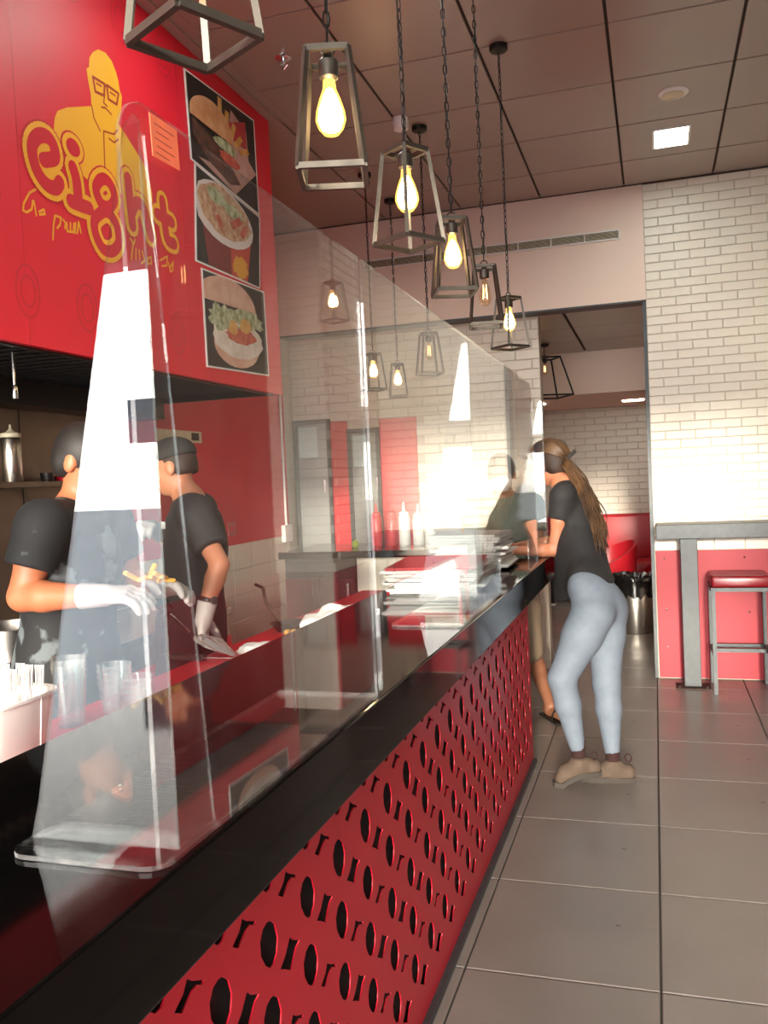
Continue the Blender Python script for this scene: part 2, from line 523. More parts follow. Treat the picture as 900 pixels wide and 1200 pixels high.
wr2 = box('wall_back_right', 'white', 1.25, 1.4, YW + 0.5, 11.6, 0, ZB)
tag(wr2, kind='structure')

# shop front: lintel over the open side, pavement outside
fr = B().box(XL - 0.2, XR + 0.2, YF - 0.2, YF, 2.9, ZC + 0.2).build('wall_front', 'darksteel')
tag(fr, kind='structure')
bn = empty('front_banner', (-0.77, YF - 0.1, 1.86), 'long blue banner strung across the open shop front behind the viewer', 'banner')
box('cloth', 'banner', XL, XR, YF - 0.11, YF - 0.10, 1.86, 2.12, bn)
for x in (XL + 0.3, -0.77, XR - 0.3): box('cord', 'darksteel', x - 0.003, x + 0.003, YF - 0.108, YF - 0.102, 2.12, 2.9, bn)
gr = box('ground_outside', 'pave', -60, 60, -70, YF, -0.2, -0.03)
tag(gr, kind='structure')

# ------------------------------------------------------------------ vent grille in the bulkhead
v = empty('vent_grille', (-1.2, YW, 3.29), 'long grey slotted air vent set in the white bulkhead', 'vent')
box('backing', 'darkback', -2.193, -0.195, YW - 0.004, YW - 0.001, 3.288, 3.352, v)
seg = [-2.193 + (1.998 / 8) * k for k in range(9)]
fb = B().box(-2.2, -0.188, YW - 0.014, YW - 0.004, 3.347, 3.356).box(-2.2, -0.188, YW - 0.014, YW - 0.004, 3.284, 3.293)
fb.build('frame', 'whitep', v)
_dv = B().box(-0.004, 0.004, -0.006, 0.006, -0.033, 0.033).mesh('divider', 'whitep')
for x in seg: link('divider', _dv, v, (x, YW - 0.009, 3.32))
_sl = B().box(-0.12, 0.12, -0.003, 0.003, -0.0013, 0.0013).mesh('slat', 'cream')
for k in range(8):
    for q in range(6):
        link('slat', _sl, v, ((seg[k] + seg[k + 1]) / 2, YW - 0.009, 3.300 + 0.008 * q))

# ------------------------------------------------------------------ ceiling fittings
def led(x, y, label, z=ZC, sx=0.1, sy=0.15, m='led', name='ceiling_light'):
    o = empty(name, (x, y, z), label, 'ceiling light')
    f = B()
    for a0, a1, b0, b1 in ((-sx - .015, sx + .015, -sy - .015, -sy), (-sx - .015, sx + .015, sy, sy + .015), (-sx - .015, -sx, -sy, sy), (sx, sx + .015, -sy, sy)):
        f.box(x + a0, x + a1, y + b0, y + b1, z - 0.012, z - 0.004)
    f.build('frame', 'whitep', o)
    box('diffuser', m, x - sx, x + sx, y - sy, y + sy, z - 0.008, z - 0.005, o)
led(0.17, 5.92, 'small square white light panel lit in the ceiling before the brick pillar')
led(0.17, 3.70, 'square white light panel just past the top edge of the photo')
led(0.17, 1.1, 'unseen square light panel added over the customer side near the viewer')  # out-of-frame lamp added for general indoor light
led(0.17, -1.2, 'unseen square light panel added towards the shop front')  # unseen lamp behind the camera, put in for indoor light
led(-1.7, 1.1, 'unseen square light panel added over the near kitchen aisle')  # added lamp, out of view, to light the kitchen aisle
led(-1.45, 3.2, 'unseen square light panel added over the middle of the kitchen aisle')  # second unseen lamp added to light the kitchen
led(-0.21, 10.6, 'slim lit strip light in the back room soffit beside the pillar edge', 2.38, 0.12, 0.07, 'ledw', 'soffit_light')
led(-1.3, 10.2, 'slim lit strip light in the back room soffit over the sofa', 2.38, 0.12, 0.07, 'ledw', 'soffit_light')
led(-1.3, 7.6, 'unseen lit panel added in the back room ceiling behind the kitchen wall', ZB, 0.12, 0.12, 'ledw', 'soffit_light')  # hidden lamp added to help light the back room
c = empty('ceiling_cover', (0.17, 5.24, ZC), 'round pale cover plate on the ceiling above the square light', 'cover plate')
B().lathe([(0.082, 0), (0.082, -0.006), (0.075, -0.012), (0.03, -0.015)], (0.17, 5.24, ZC - 0.004), 28).build('plate', 'whitep', c, smooth=True)
B().lathe([(0.06, -0.0135), (0.058, -0.017), (0.02, -0.019)], (0.17, 5.24, ZC - 0.004), 28).build('ring', 'cream', c, smooth=True)
c = empty('smoke_detector', (-1.34, 4.957, ZC), 'round white smoke detector on the ceiling beside a chain', 'detector')
B().lathe([(0.045, 0), (0.045, -0.02), (0.05, -0.022), (0.05, -0.05), (0.042, -0.068), (0.02, -0.075)], (-1.34, 4.957, ZC), 24).build('housing', 'whitep', c, smooth=True)
for k in range(8):
    t = 2 * math.pi * k / 8
    B().box(-0.012, 0.012, -0.003, 0.003, -0.005, 0.005).build('slot', 'darkback', c, loc=(-1.34 + 0.049 * math.cos(t), 4.957 + 0.049 * math.sin(t), ZC - 0.036)).rotation_euler = (0, 0, t + math.pi / 2)
c = empty('sprinkler_head', (-1.67, 4.03, ZC), 'small metal sprinkler head on the ceiling right of the red sign', 'sprinkler')
B().lathe([(0.04, -0.004), (0.04, -0.008), (0.02, -0.012)], (-1.67, 4.03, ZC), 18).build('plate', 'chrome', c, smooth=True)
B().tube([(-1.67, 4.03, ZC - 0.01), (-1.67, 4.03, ZC - 0.04)], 0.008).tube([(-1.682, 4.03, ZC - 0.03), (-1.69, 4.03, ZC - 0.045), (-1.67, 4.03, ZC - 0.065), (-1.65, 4.03, ZC - 0.045), (-1.658, 4.03, ZC - 0.03)], 0.004, 6).build('fork', 'chrome', c, smooth=True)
# ------------------------------------------------------------------ red sign over the kitchen hood
XS = -2.045
sg = empty('hood_sign', (XS, 1.5, 2.095), 'big red sign above the kitchen with a yellow bald-man logo reading eight', 'sign')
fas = B().box(XS - 0.03, XS, 0.6, 4.665, 2.095, ZC - 0.001)
fas.build('fascia', mat('red_sign_print', '#de1830', 0.5, var=0.03, vscale=1.2), sg)
box('end_panel', 'redp', XL + 0.015, XS - 0.03, 4.635, 4.665, 2.095, ZC - 0.001, sg)
for ys in (2.53, 3.635):
    box('joint', 'logored', XS, XS + 0.0008, ys, ys + 0.004, 2.095, ZC - 0.002, sg)

def ribbon(b, path, w, x, n=10, closed=False):
    """a stroke with round ends and joins lying on the sign, in (y, z)"""
    for k, (y, z) in enumerate(path):
        xx = x + 0.000016 * k
        b.add([(xx, y + w / 2 * math.cos(2 * math.pi * i / n), z + w / 2 * math.sin(2 * math.pi * i / n)) for i in range(n)], [tuple(range(n))])
    for k, ((y0, z0), (y1, z1)) in enumerate(zip(path, path[1:])):
        xx = x + 0.000008 + 0.000016 * k
        dy, dz = y1 - y0, z1 - z0; l = math.hypot(dy, dz) or 1
        ny, nz = -dz / l * w / 2, dy / l * w / 2
        b.add([(xx, y0 + ny, z0 + nz), (xx, y1 + ny, z1 + nz), (xx, y1 - ny, z1 - nz), (xx, y0 - ny, z0 - nz)], [(0, 1, 2, 3)])
    return b
def spline(path, n=4):
    out = []
    P = [path[0]] + list(path) + [path[-1]]
    for i in range(1, len(P) - 2):
        a, b, c, d = [np.array(p) for p in P[i - 1:i + 3]]
        for t in np.linspace(0, 1, n, endpoint=False):
            out.append(tuple(0.5 * ((2 * b) + (-a + c) * t + (2 * a - 5 * b + 4 * c - d) * t * t + (-a + 3 * b - 3 * c + d) * t ** 3)))
    out.append(tuple(path[-1]))
    return out
def ell2(c, ry, rz, n=24, rot=0):
    return [(c[0] + ry * math.cos(t) * math.cos(rot) - rz * math.sin(t) * math.sin(rot), c[1] + ry * math.cos(t) * math.sin(rot) + rz * math.sin(t) * math.cos(rot)) for t in [2 * math.pi * i / n for i in range(n)]]
def flat(b, poly, x, t=0.0006):
    return b.prism(poly, 'x', x - t, x)

body = [(2.728, 2.89), (2.741, 2.948), (2.759, 2.979), (2.815, 3.013), (2.97, 3.079), (2.969, 3.126), (2.957, 3.169), (2.95, 3.214), (2.967, 3.227), (2.974, 3.267), (3.0, 3.3), (3.036, 3.326), (3.085, 3.334), (3.125, 3.318), (3.151, 3.288), (3.165, 3.256), (3.171, 3.22), (3.185, 3.201), (3.173, 3.137), (3.147, 3.076), (3.18, 3.059), (3.266, 3.008), (3.348, 2.956), (3.376, 2.867), (3.38, 2.787), (3.224, 2.744), (3.112, 2.805), (2.918, 2.778), (2.797, 2.816)]
po = flat(B(), body, XS + 0.001).build('portrait', 'yellow', sg, fix=False)
lines = dict(
    gl1=[(2.988, 3.198), (3.065, 3.202), (3.056, 3.153), (2.999, 3.146), (2.988, 3.198)],
    gl2=[(3.079, 3.204), (3.159, 3.203), (3.142, 3.152), (3.085, 3.151), (3.079, 3.204)],
    br=[(3.064, 3.196), (3.08, 3.197)], nose=[(3.061, 3.159), (3.051, 3.122), (3.074, 3.119)], mouth=[(3.035, 3.1), (3.063, 3.107), (3.1, 3.096)],
    collar=[(2.97, 3.079), (2.979, 3.038), (3.016, 2.999)], lapel=[(3.033, 2.862), (3.04, 3.008), (3.111, 3.021), (3.135, 3.047)], chin=[(3.073, 2.991), (3.108, 2.987), (3.139, 3.01)],
    e1=[(3.01, 3.182), (3.04, 3.184)], e2=[(3.1, 3.184), (3.135, 3.184)])
for k, pth in lines.items():
    ribbon(B(), pth, 0.011 if k.startswith('gl') else 0.007, XS + 0.002).build('portrait_line', 'logoline', po, fix=False)

EIGHT = dict(
    e=([[(2.66, 2.767), (2.723, 2.797), (2.719, 2.839), (2.687, 2.859), (2.639, 2.845), (2.603, 2.802), (2.604, 2.752), (2.627, 2.709), (2.669, 2.684), (2.717, 2.686), (2.743, 2.714)]], []),
    i=([[(2.826, 2.795), (2.843, 2.754), (2.848, 2.678)], [(2.802, 2.664), (2.851, 2.665), (2.915, 2.669)]], [(2.835, 2.872)]),
    g=([[(2.993, 2.801), (2.963, 2.759), (2.991, 2.711), (3.046, 2.711), (3.086, 2.755), (3.069, 2.8), (3.029, 2.816), (2.993, 2.801)],
        [(3.002, 2.682), (2.944, 2.634), (2.945, 2.578), (2.988, 2.532), (3.051, 2.538), (3.098, 2.583), (3.09, 2.648), (3.044, 2.685), (3.002, 2.682)]], []),
    h=([[(3.19, 2.87), (3.195, 2.79), (3.205, 2.68)], [(3.205, 2.735), (3.245, 2.785), (3.295, 2.78), (3.32, 2.727), (3.345, 2.67)]], []),
    t=([[(3.454, 2.853), (3.462, 2.764), (3.479, 2.69), (3.535, 2.685)], [(3.405, 2.783), (3.525, 2.779)]], []))
for k, (paths, dots) in EIGHT.items():
    lay = 0.0005 * 'eight'.index(k)
    W = 0.064 if k != 'g' else 0.058
    for nm, ww, mm, xo in (('halo', W + 0.044, 'logored', 0.0016), ('outline', W + 0.030, 'yellow', 0.0028), ('fill', W - 0.010, 'logored', 0.0042)):
        b = B()
        for p in paths: ribbon(b, spline(p), ww, XS + xo)
        for d in dots: flat(b, ell2(d, (ww + 0.02) / 2 * 1.1, (ww + 0.012) / 2 * 1.0), XS + xo + 0.0002)
        b.build('letter_' + nm, mm, sg, fix=False)
heb = [[(2.617, 2.654), (2.577, 2.628), (2.544, 2.582), (2.537, 2.556), (2.555, 2.554), (2.583, 2.572), (2.591, 2.603)], [(2.596, 2.605), (2.601, 2.581), (2.605, 2.557)], [(2.621, 2.574), (2.648, 2.59), (2.652, 2.575), (2.623, 2.565)], [(2.708, 2.585), (2.697, 2.552), (2.688, 2.494)], [(2.708, 2.585), (2.741, 2.586), (2.733, 2.558), (2.716, 2.542)], [(2.752, 2.582), (2.766, 2.574), (2.761, 2.552)], [(2.773, 2.576), (2.773, 2.545), (2.791, 2.548), (2.795, 2.582), (2.792, 2.548), (2.809, 2.551), (2.815, 2.585)], [(2.825, 2.59), (2.819, 2.55)], [(2.832, 2.553), (2.845, 2.599), (2.855, 2.561)], [(3.185, 2.622), (3.211, 2.606), (3.221, 2.626)], [(3.205, 2.605), (3.186, 2.536)], [(3.225, 2.588), (3.22, 2.542)], [(3.248, 2.589), (3.249, 2.55)], [(3.271, 2.59), (3.287, 2.554), (3.26, 2.535)], [(3.309, 2.568), (3.338, 2.581), (3.338, 2.553), (3.308, 2.544), (3.309, 2.568)], [(3.409, 2.582), (3.473, 2.615), (3.465, 2.572), (3.424, 2.561)], [(3.481, 2.589), (3.492, 2.55), (3.513, 2.562), (3.521, 2.601), (3.494, 2.571)]]
for p in heb:
    ribbon(B(), p, 0.0085, XS + 0.002).build('script_stroke', 'yellow', sg, fix=False)
# faint tone-on-tone rings all over the red print
_rng = B()
for i in range(-3, 9):
    for j in range(5):
        cy, cz = 1.55 + 0.33 * i + 0.16 * (j % 2), 2.28 + 0.31 * j
        if cy > 3.6 or cy < 0.7 or (2.45 < cy < 3.6 and 2.4 < cz < 3.45): continue
        for rr in (0.075, 0.045):
            ribbon(_rng, [(cy + 0.8 * rr * math.cos(t), cz + 1.2 * rr * math.sin(t)) for t in [2 * math.pi * q / 20 for q in range(21)]], 0.008, XS + 0.0006, 6)
tag(_rng.build('ring_print', mat('ring_print_red', '#c9152a', 0.38), sg, fix=False), kind='stuff')

# posters (flat prints) on the sign
def noise_mat(name, a, b_, sc): return mat(name, a, 0.45, col2=b_, vscale=sc)
PM = dict(dark=mat('print_black', '#171312', 0.35), bun=noise_mat('print_bun', '#c98250', '#e6b98e', 9), bunp=noise_mat('print_bun_pale', '#c9907a', '#e3bda8', 9), meat=noise_mat('print_meat', '#3a2420', '#6d4436', 22),
          lett=noise_mat('print_lettuce', '#6f7c3a', '#d3d6b8', 26), fries=noise_mat('print_fries', '#cc8f3c', '#e5b972', 14), tray=noise_mat('print_tray', '#b5867c', '#cfa79c', 7), tom=noise_mat('print_tomato', '#b5392c', '#d77b60', 20),
          salad=noise_mat('print_salad', '#a8603f', '#dcbf9a', 24), bowl=mat('print_bowl', '#e3d5d2', 0.4), cup=mat('print_cup', '#7b1f20', 0.4), cupl=mat('print_cup_red', '#c7402e', 0.4), mayo=noise_mat('print_mayo', '#d5c7ba', '#f0e8dd', 14), red=mat('print_red', '#b8323a', 0.4), logo=mat('print_logo', '#e0a02c', 0.4))
def poster(q, label, shapes):
    """q = four corners (y,z): top left, top right, bottom right, bottom left; shapes in the print's own u,v (0..1)"""
    x0 = XS + 0.001
    p = empty('food_poster', (x0, (q[0][0] + q[1][0]) / 2, q[3][1]), label, 'poster', 'food posters on the red sign')
    def uv(u, v_):
        a = pt(q[3], q[2], u); b_ = pt(q[0], q[1], u)
        return pt(a, b_, v_)
    x1 = x0 + 0.004
    B().prism(list(q), 'x', x0, x1).build('border', 'whitep', p)
    d = 0.018
    B().prism([uv(d, 1 - d), uv(1 - d, 1 - d), uv(1 - d, d), uv(d, d)], 'x', x1, x1 + 0.0006).build('print', PM['dark'], p)
    for k, (nm, m, pts) in enumerate(shapes):
        pts = [(min(max(a, d), 1 - d), min(max(b_, d), 1 - d)) for a, b_ in pts]
        B().prism([uv(a, b_) for a, b_ in pts], 'x', x1, x1 + 0.0010 + 0.0004 * k).build(nm, PM[m], p, fix=False)
    return p
def el(cu, cv, ru, rv, a0=0, a1=360, n=22):
    return [(cu + ru * math.cos(R(a0 + (a1 - a0) * i / n)), cv + rv * math.sin(R(a0 + (a1 - a0) * i / n))) for i in range(n + 1)]
def wob(cu, cv, ru, rv, n=26, amp=0.13, seed=1):
    rr = random.Random(seed)
    return [(cu + ru * (1 + rr.uniform(-amp, amp)) * math.cos(2 * math.pi * i / n), cv + rv * (1 + rr.uniform(-amp, amp)) * math.sin(2 * math.pi * i / n)) for i in range(n)]
def quad(u0, v0, u1, v1, w): 
    du, dv = u1 - u0, v1 - v0; l = math.hypot(du, dv); a, b_ = -dv / l * w / 2, du / l * w / 2
    return [(u0 + a, v0 + b_), (u1 + a, v1 + b_), (u1 - a, v1 - b_), (u0 - a, v0 - b_)]
P1 = [(3.709, 3.544), (4.461, 3.585), (4.471, 3.066), (3.729, 3.130)]
P2 = [(3.764, 3.124), (4.477, 3.059), (4.432, 2.657), (3.725, 2.65)]
P3 = [(3.776, 2.631), (4.481, 2.651), (4.493, 2.184), (3.78, 2.157)]
fr_ = [('fry', 'fries', quad(0.44 + 0.07 * i, 0.60 - 0.02 * i, 0.46 + 0.10 * i, 0.96 - 0.09 * i, 0.055)) for i in range(5)]
poster(P1, 'topmost food poster on the red sign, a burger with fries on a tray', [('tray', 'tray', [(0.45, 0.2), (0.62, 0.92), (0.85, 0.80), (0.86, 0.50), (0.98, 0.42), (0.62, 0.02), (0.10, 0.1)]), ('carton', 'red', [(0.55, 0.75), (0.84, 0.9), (0.84, 0.6), (0.58, 0.6)])] + fr_ + [
    ('patty', 'meat', [(0.05, 0.50), (0.45, 0.40), (0.70, 0.16), (0.55, 0.08), (0.25, 0.15), (0.05, 0.3)]), ('lettuce', 'lett', wob(0.50, 0.46, 0.16, 0.06, seed=3)), ('bun', 'bun', el(0.32, 0.58, 0.29, 0.27, -10, 190)), ('tomato', 'tom', wob(0.55, 0.34, 0.15, 0.06, seed=5))])
poster(P2, 'middle food poster on the red sign, a bowl of salad', [('cup', 'cup', [(0.06, 0.62), (0.18, 0.02), (0.78, 0.02), (0.84, 0.6)]), ('cup_stripe', 'cupl', [(0.5, 0.5), (0.52, 0.02), (0.78, 0.02), (0.84, 0.62)]), ('cup_logo', 'logo', wob(0.66, 0.16, 0.13, 0.13, seed=8, amp=0.2)),
    ('bowl_rim', 'bowl', el(0.42, 0.66, 0.45, 0.33)), ('salad', 'salad', wob(0.42, 0.70, 0.40, 0.27, seed=2, amp=0.08)), ('lettuce', 'lett', wob(0.3, 0.82, 0.14, 0.08, seed=4)), ('lettuce', 'lett', wob(0.55, 0.78, 0.16, 0.08, seed=9)), ('pepper', 'tom', quad(0.52, 0.60, 0.66, 0.75, 0.08)), ('pepper', 'tom', quad(0.30, 0.62, 0.36, 0.50, 0.06)), ('pepper', 'tom', quad(0.68, 0.55, 0.74, 0.70, 0.07))])
poster(P3, 'lowest food poster on the red sign, a closeup burger with white sauce', [('lower_bun', 'bunp', el(0.48, 0.28, 0.36, 0.24)), ('sauce', 'mayo', wob(0.5, 0.36, 0.40, 0.22, seed=7, amp=0.07)), ('tomato', 'tom', wob(0.55, 0.40, 0.24, 0.09, seed=6)), ('lettuce', 'lett', wob(0.28, 0.55, 0.24, 0.13, seed=11, amp=0.25)), ('lettuce', 'lett', wob(0.66, 0.60, 0.26, 0.12, seed=12, amp=0.25)),
    ('pickle', 'fries', wob(0.42, 0.47, 0.07, 0.08, seed=14)), ('pickle', 'fries', wob(0.62, 0.52, 0.09, 0.08, seed=15)), ('bun', 'bunp', el(0.36, 0.70, 0.45, 0.29, 0, 180))])

# ------------------------------------------------------------------ extraction hood under the sign
hd = empty('range_hood', (-2.5, 3.0, 2.1), 'dark steel extraction hood with slanted baffle filters under the red sign', 'range hood')
box('back_band', 'darksteel', XL + 0.014, -2.80, 0.6, 4.63, 2.0, 2.14, hd)
box('front_lip', 'darksteel', -2.10, XS - 0.031, 0.6, 4.63, 2.09, 2.13, hd)
box('roof', 'darkback', -2.80, -2.10, 0.6, 4.63, 2.20, 2.215, hd)
box('end_plate', 'darksteel', -2.80, -2.10, 4.60, 4.63, 2.09, 2.2, hd)
_slm = B().box(-0.35, 0.35, -0.022, 0.022, -0.006, 0.006).mesh('baffle', 'darksteel')
for k in range(44):
    o = link('baffle', _slm, hd, (-2.45, 1.0 + 0.082 * k, 2.128)); o.rotation_euler = (R(18), 0, 0)
n_ = empty('fire_nozzle', (-2.2, 2.66, 2.0), 'thin metal nozzle hanging below the hood filters', 'nozzle')
B().tube([(-2.3, 2.75, 2.12), (-2.3, 2.75, 1.985)], 0.006).build('pipe', 'steel', n_, smooth=True)
B().lathe([(0.011, 0), (0.013, 0.02), (0.011, 0.045), (0.006, 0.05)], (-2.3, 2.75, 1.945), 14).build('tip', 'chrome', n_, smooth=True)
# ------------------------------------------------------------------ bar counter
CZ, CB = 1.13, 1.0                      # top and underside of the bar top
XF, XBK = -0.545, -1.06                 # front and back edge of the bar top
XP = -0.675                             # red front panel
YE = 4.71
ct = empty('bar_counter', (-0.85, 2.3, 0), 'long bar counter with a red front panel of cut-out letter shapes', 'counter')
B().box(-1.04, XP - 0.03, -0.8, YE - 0.02, 0.0, CB - 0.004).build('carcass', 'darkback', ct)
box('plinth', 'greymetal', XP - 0.03, XP + 0.012, -0.8, YE, 0.0, 0.025, ct)
# red sheet with real cut-outs: rows of slit, oval, slanted bar, oval
cu = bpy.data.curves.new('front_panel', 'CURVE')
cu.dimensions = '2D'; cu.fill_mode = 'BOTH'; cu.extrude = 0.0014; cu.bevel_depth = 0.0
def ring(pts):
    sp = cu.splines.new('POLY'); sp.points.add(len(pts) - 1); sp.use_cyclic_u = True
    for p, (a, b_) in zip(sp.points, pts): p.co = (a, b_, 0, 1)
ring([(-0.8, 0.018), (YE, 0.018), (YE, CB - 0.008), (-0.8, CB - 0.008)])
row = 1; z = 0.824 + 0.0685
kinds = ['n', 'O', 'r', 'O']
while z > 0.075:
    kd = kinds[row % 4]
    off = 1.466 + (0.094 if kd == 'O' else 0.0)
    y = off - 0.18 * 12
    while y < YE - 0.06:
        if y > -0.72:
            shp = {'O': [(0.008, 0.040), (0.027, 0.024), (0.037, -0.006), (0.030, -0.031), (0.014, -0.043), (-0.001, -0.042), (-0.019, -0.028), (-0.034, -0.004), (-0.036, 0.022), (-0.023, 0.039), (-0.007, 0.043)],
                   'n': [(0.001, 0.037), (0.018, 0.022), (0.046, 0.007), (0.029, 0.003), (-0.001, -0.026), (-0.019, -0.014), (-0.046, 0.001), (-0.023, 0.013)],
                   'r': [(-0.002, 0.027), (0.015, 0.014), (0.047, -0.002), (0.039, -0.006), (0.025, 0.003), (0.010, 0.001), (-0.020, -0.014), (-0.041, -0.001), (-0.015, 0.011)]}[kd]
            ring([(y + a_, z + b_) for a_, b_ in shp])
        y += 0.18
    z -= 0.0685; row += 1
cuo = bpy.data.objects.new('tmp_panel', cu)
pm = bpy.data.meshes.new_from_object(cuo)
bpy.data.objects.remove(cuo)
pm.materials.clear(); pm.materials.append(M['redpanel'])
pm.transform(Matrix(((0, 0, 1, XP - 0.008), (1, 0, 0, 0), (0, 1, 0, 0), (0, 0, 0, 1))))
pm.transform(Matrix.Translation(-org(ct)))
pm.name = 'front_panel'
link('front_panel', pm, ct)
box('end_panel', 'redpanel', -1.04, XP - 0.017, YE - 0.02, YE, 0.0, CB - 0.004, ct)
top = empty('bar_countertop', (-0.8, 2.3, CB), 'glossy black stone bar top with a deep front edge', 'counter top')
B().box(XBK, XF, -0.8, 4.92, CB, CZ).build('slab', 'black', top, bev=0.004)
brk = empty('end_bracket', (-0.85, 4.85, 0), 'dark metal post under the far end of the bar top', 'post')
B().box(-0.98, -0.94, 4.83, 4.87, 0, CB).build('post', 'blackm', brk)
box('foot_plate', 'blackm', -1.0, -0.92, 4.81, 4.89, 0, 0.008, brk)

# ------------------------------------------------------------------ clear acrylic screens on the bar top
SX0, SX1 = -0.561, -0.555
def rrect(y0, y1, z0, z1, r0, r1, n=7):
    """rounded top corners only"""
    P = [(y0, z0)]
    if r0:
        P += [(y0 + r0 - r0 * math.cos(math.pi / 2 * i / n), z1 - r0 + r0 * math.sin(math.pi / 2 * i / n)) for i in range(n + 1)]
    else: P += [(y0, z1)]
    if r1:
        P += [(y1 - r1 + r1 * math.sin(math.pi / 2 * i / n), z1 - r1 + r1 * math.cos(math.pi / 2 * i / n)) for i in range(n + 1)]
    else: P += [(y1, z1)]
    P += [(y1, z0)]
    return P
def notch(y0, y1, z0, z1, r=0.05, n=6):
    """an opening cut from the lower edge, listed from far to near"""
    P = [(y1, z0)]
    P += [(y1 - r + r * math.cos(math.pi / 2 * i / n), z1 - r + r * math.sin(math.pi / 2 * i / n)) for i in range(n + 1)]
    P += [(y0 + r - r * math.sin(math.pi / 2 * i / n), z1 - r + r * math.cos(math.pi / 2 * i / n)) for i in range(n + 1)]
    P += [(y0, z0)]
    return P
ZT = 2.022
FZ = CZ + 0.007                          # upper face of the base flanges
AC = ['clear_acrylic', 'edge']
FL = ['clear_flange', 'edge']
def fin(parent, y, zt, label=None, back=-0.772):
    t = 0.005
    B().prism([(SX0 - 0.001, FZ + 0.0005), (back, FZ + 0.0005), (back + 0.012, CZ + 0.05), (SX0 - 0.022, zt - 0.012), (SX0 - 0.008, zt), (SX0 - 0.001, zt - 0.01)], 'y', y, y + t, 0, 1).build('fin', FL, parent, fix=True)
    B().prism([(y + t, FZ + 0.0005), (y + 0.095, FZ + 0.0005), (y + 0.014, zt - 0.02), (y + t, zt - 0.02)], 'x', SX0 - 0.005, SX0 - 0.001, 0, 1).build('fin_flange', FL, parent, fix=True)
def flange(parent, y0, y1, r=0.03):
    n = 6; x0, x1 = -0.775, SX1
    P = [(x0 + r - r * math.sin(math.pi / 2 * i / n), y0 + r - r * math.cos(math.pi / 2 * i / n)) for i in range(n + 1)] + [(x0, y1), (x1, y1)]
    P += [(x1 - r + r * math.cos(math.pi / 2 * i / n), y0 + r - r * math.sin(math.pi / 2 * i / n)) for i in range(n + 1)]
    B().prism(P, 'z', CZ + 0.001, FZ, 0, 1).build('base_flange', FL, parent)
    for yy in (y0 + 0.12, y1 - 0.12):
        for xx in (-0.75, -0.6):
            B().lathe([(0.006, 0), (0.006, 0.001)], (xx, yy, CZ), 10).build('rubber_foot', 'clear_plastic', parent)
a = empty('acrylic_screen', (-0.6, 0.857, CZ), 'near clear acrylic screen with a rounded top corner and orange notice', 'screen', 'clear screens on the bar')
B().prism(rrect(0.857, 1.676, FZ, ZT, 0.055, 0.0), 'x', SX0, SX1, 0, 1).build('sheet', AC, a)
flange(a, 0.857, 1.676)
fin(a, 0.905, ZT - 0.01)
st = B().prism([(0.919, 2.017), (0.981, 2.018), (0.984, 1.969), (0.922, 1.967)], 'x', SX1 + 0.0002, SX1 + 0.0008).build('notice', mat('orange_notice', '#f0794e', 0.5, var=0.08, vscale=30), a)
for k in range(5):
    zz = 2.008 - 0.0085 * k
    B().box(SX1 + 0.0008, SX1 + 0.001, 0.928 + 0.004 * (k % 2), 0.972 - 0.006 * ((k * 2) % 3), zz - 0.0012, zz).build('print_line', 'logoline', st)
b2 = empty('acrylic_screen', (-0.6, 1.70, CZ), 'middle clear acrylic screen with two serving gaps along its foot', 'screen', 'clear screens on the bar')
P = [(1.70, FZ), (1.70, ZT), (4.20, ZT - 0.02), (4.26, ZT - 0.10), (4.26, FZ)] + notch(3.19, 3.95, FZ, 1.30) + notch(1.715, 2.48, FZ, 1.342)
B().prism(P, 'x', SX0, SX1, 0, 1).build('sheet', AC, b2)
flange(b2, 2.48, 3.19)
fin(b2, 2.78, ZT - 0.015)
c3 = empty('acrylic_screen', (-0.6, 4.66, CZ), 'far clear acrylic fin at the end of the bar before the woman', 'screen', 'clear screens on the bar')
flange(c3, 4.62, 4.90)
fin(c3, 4.70, 1.96)

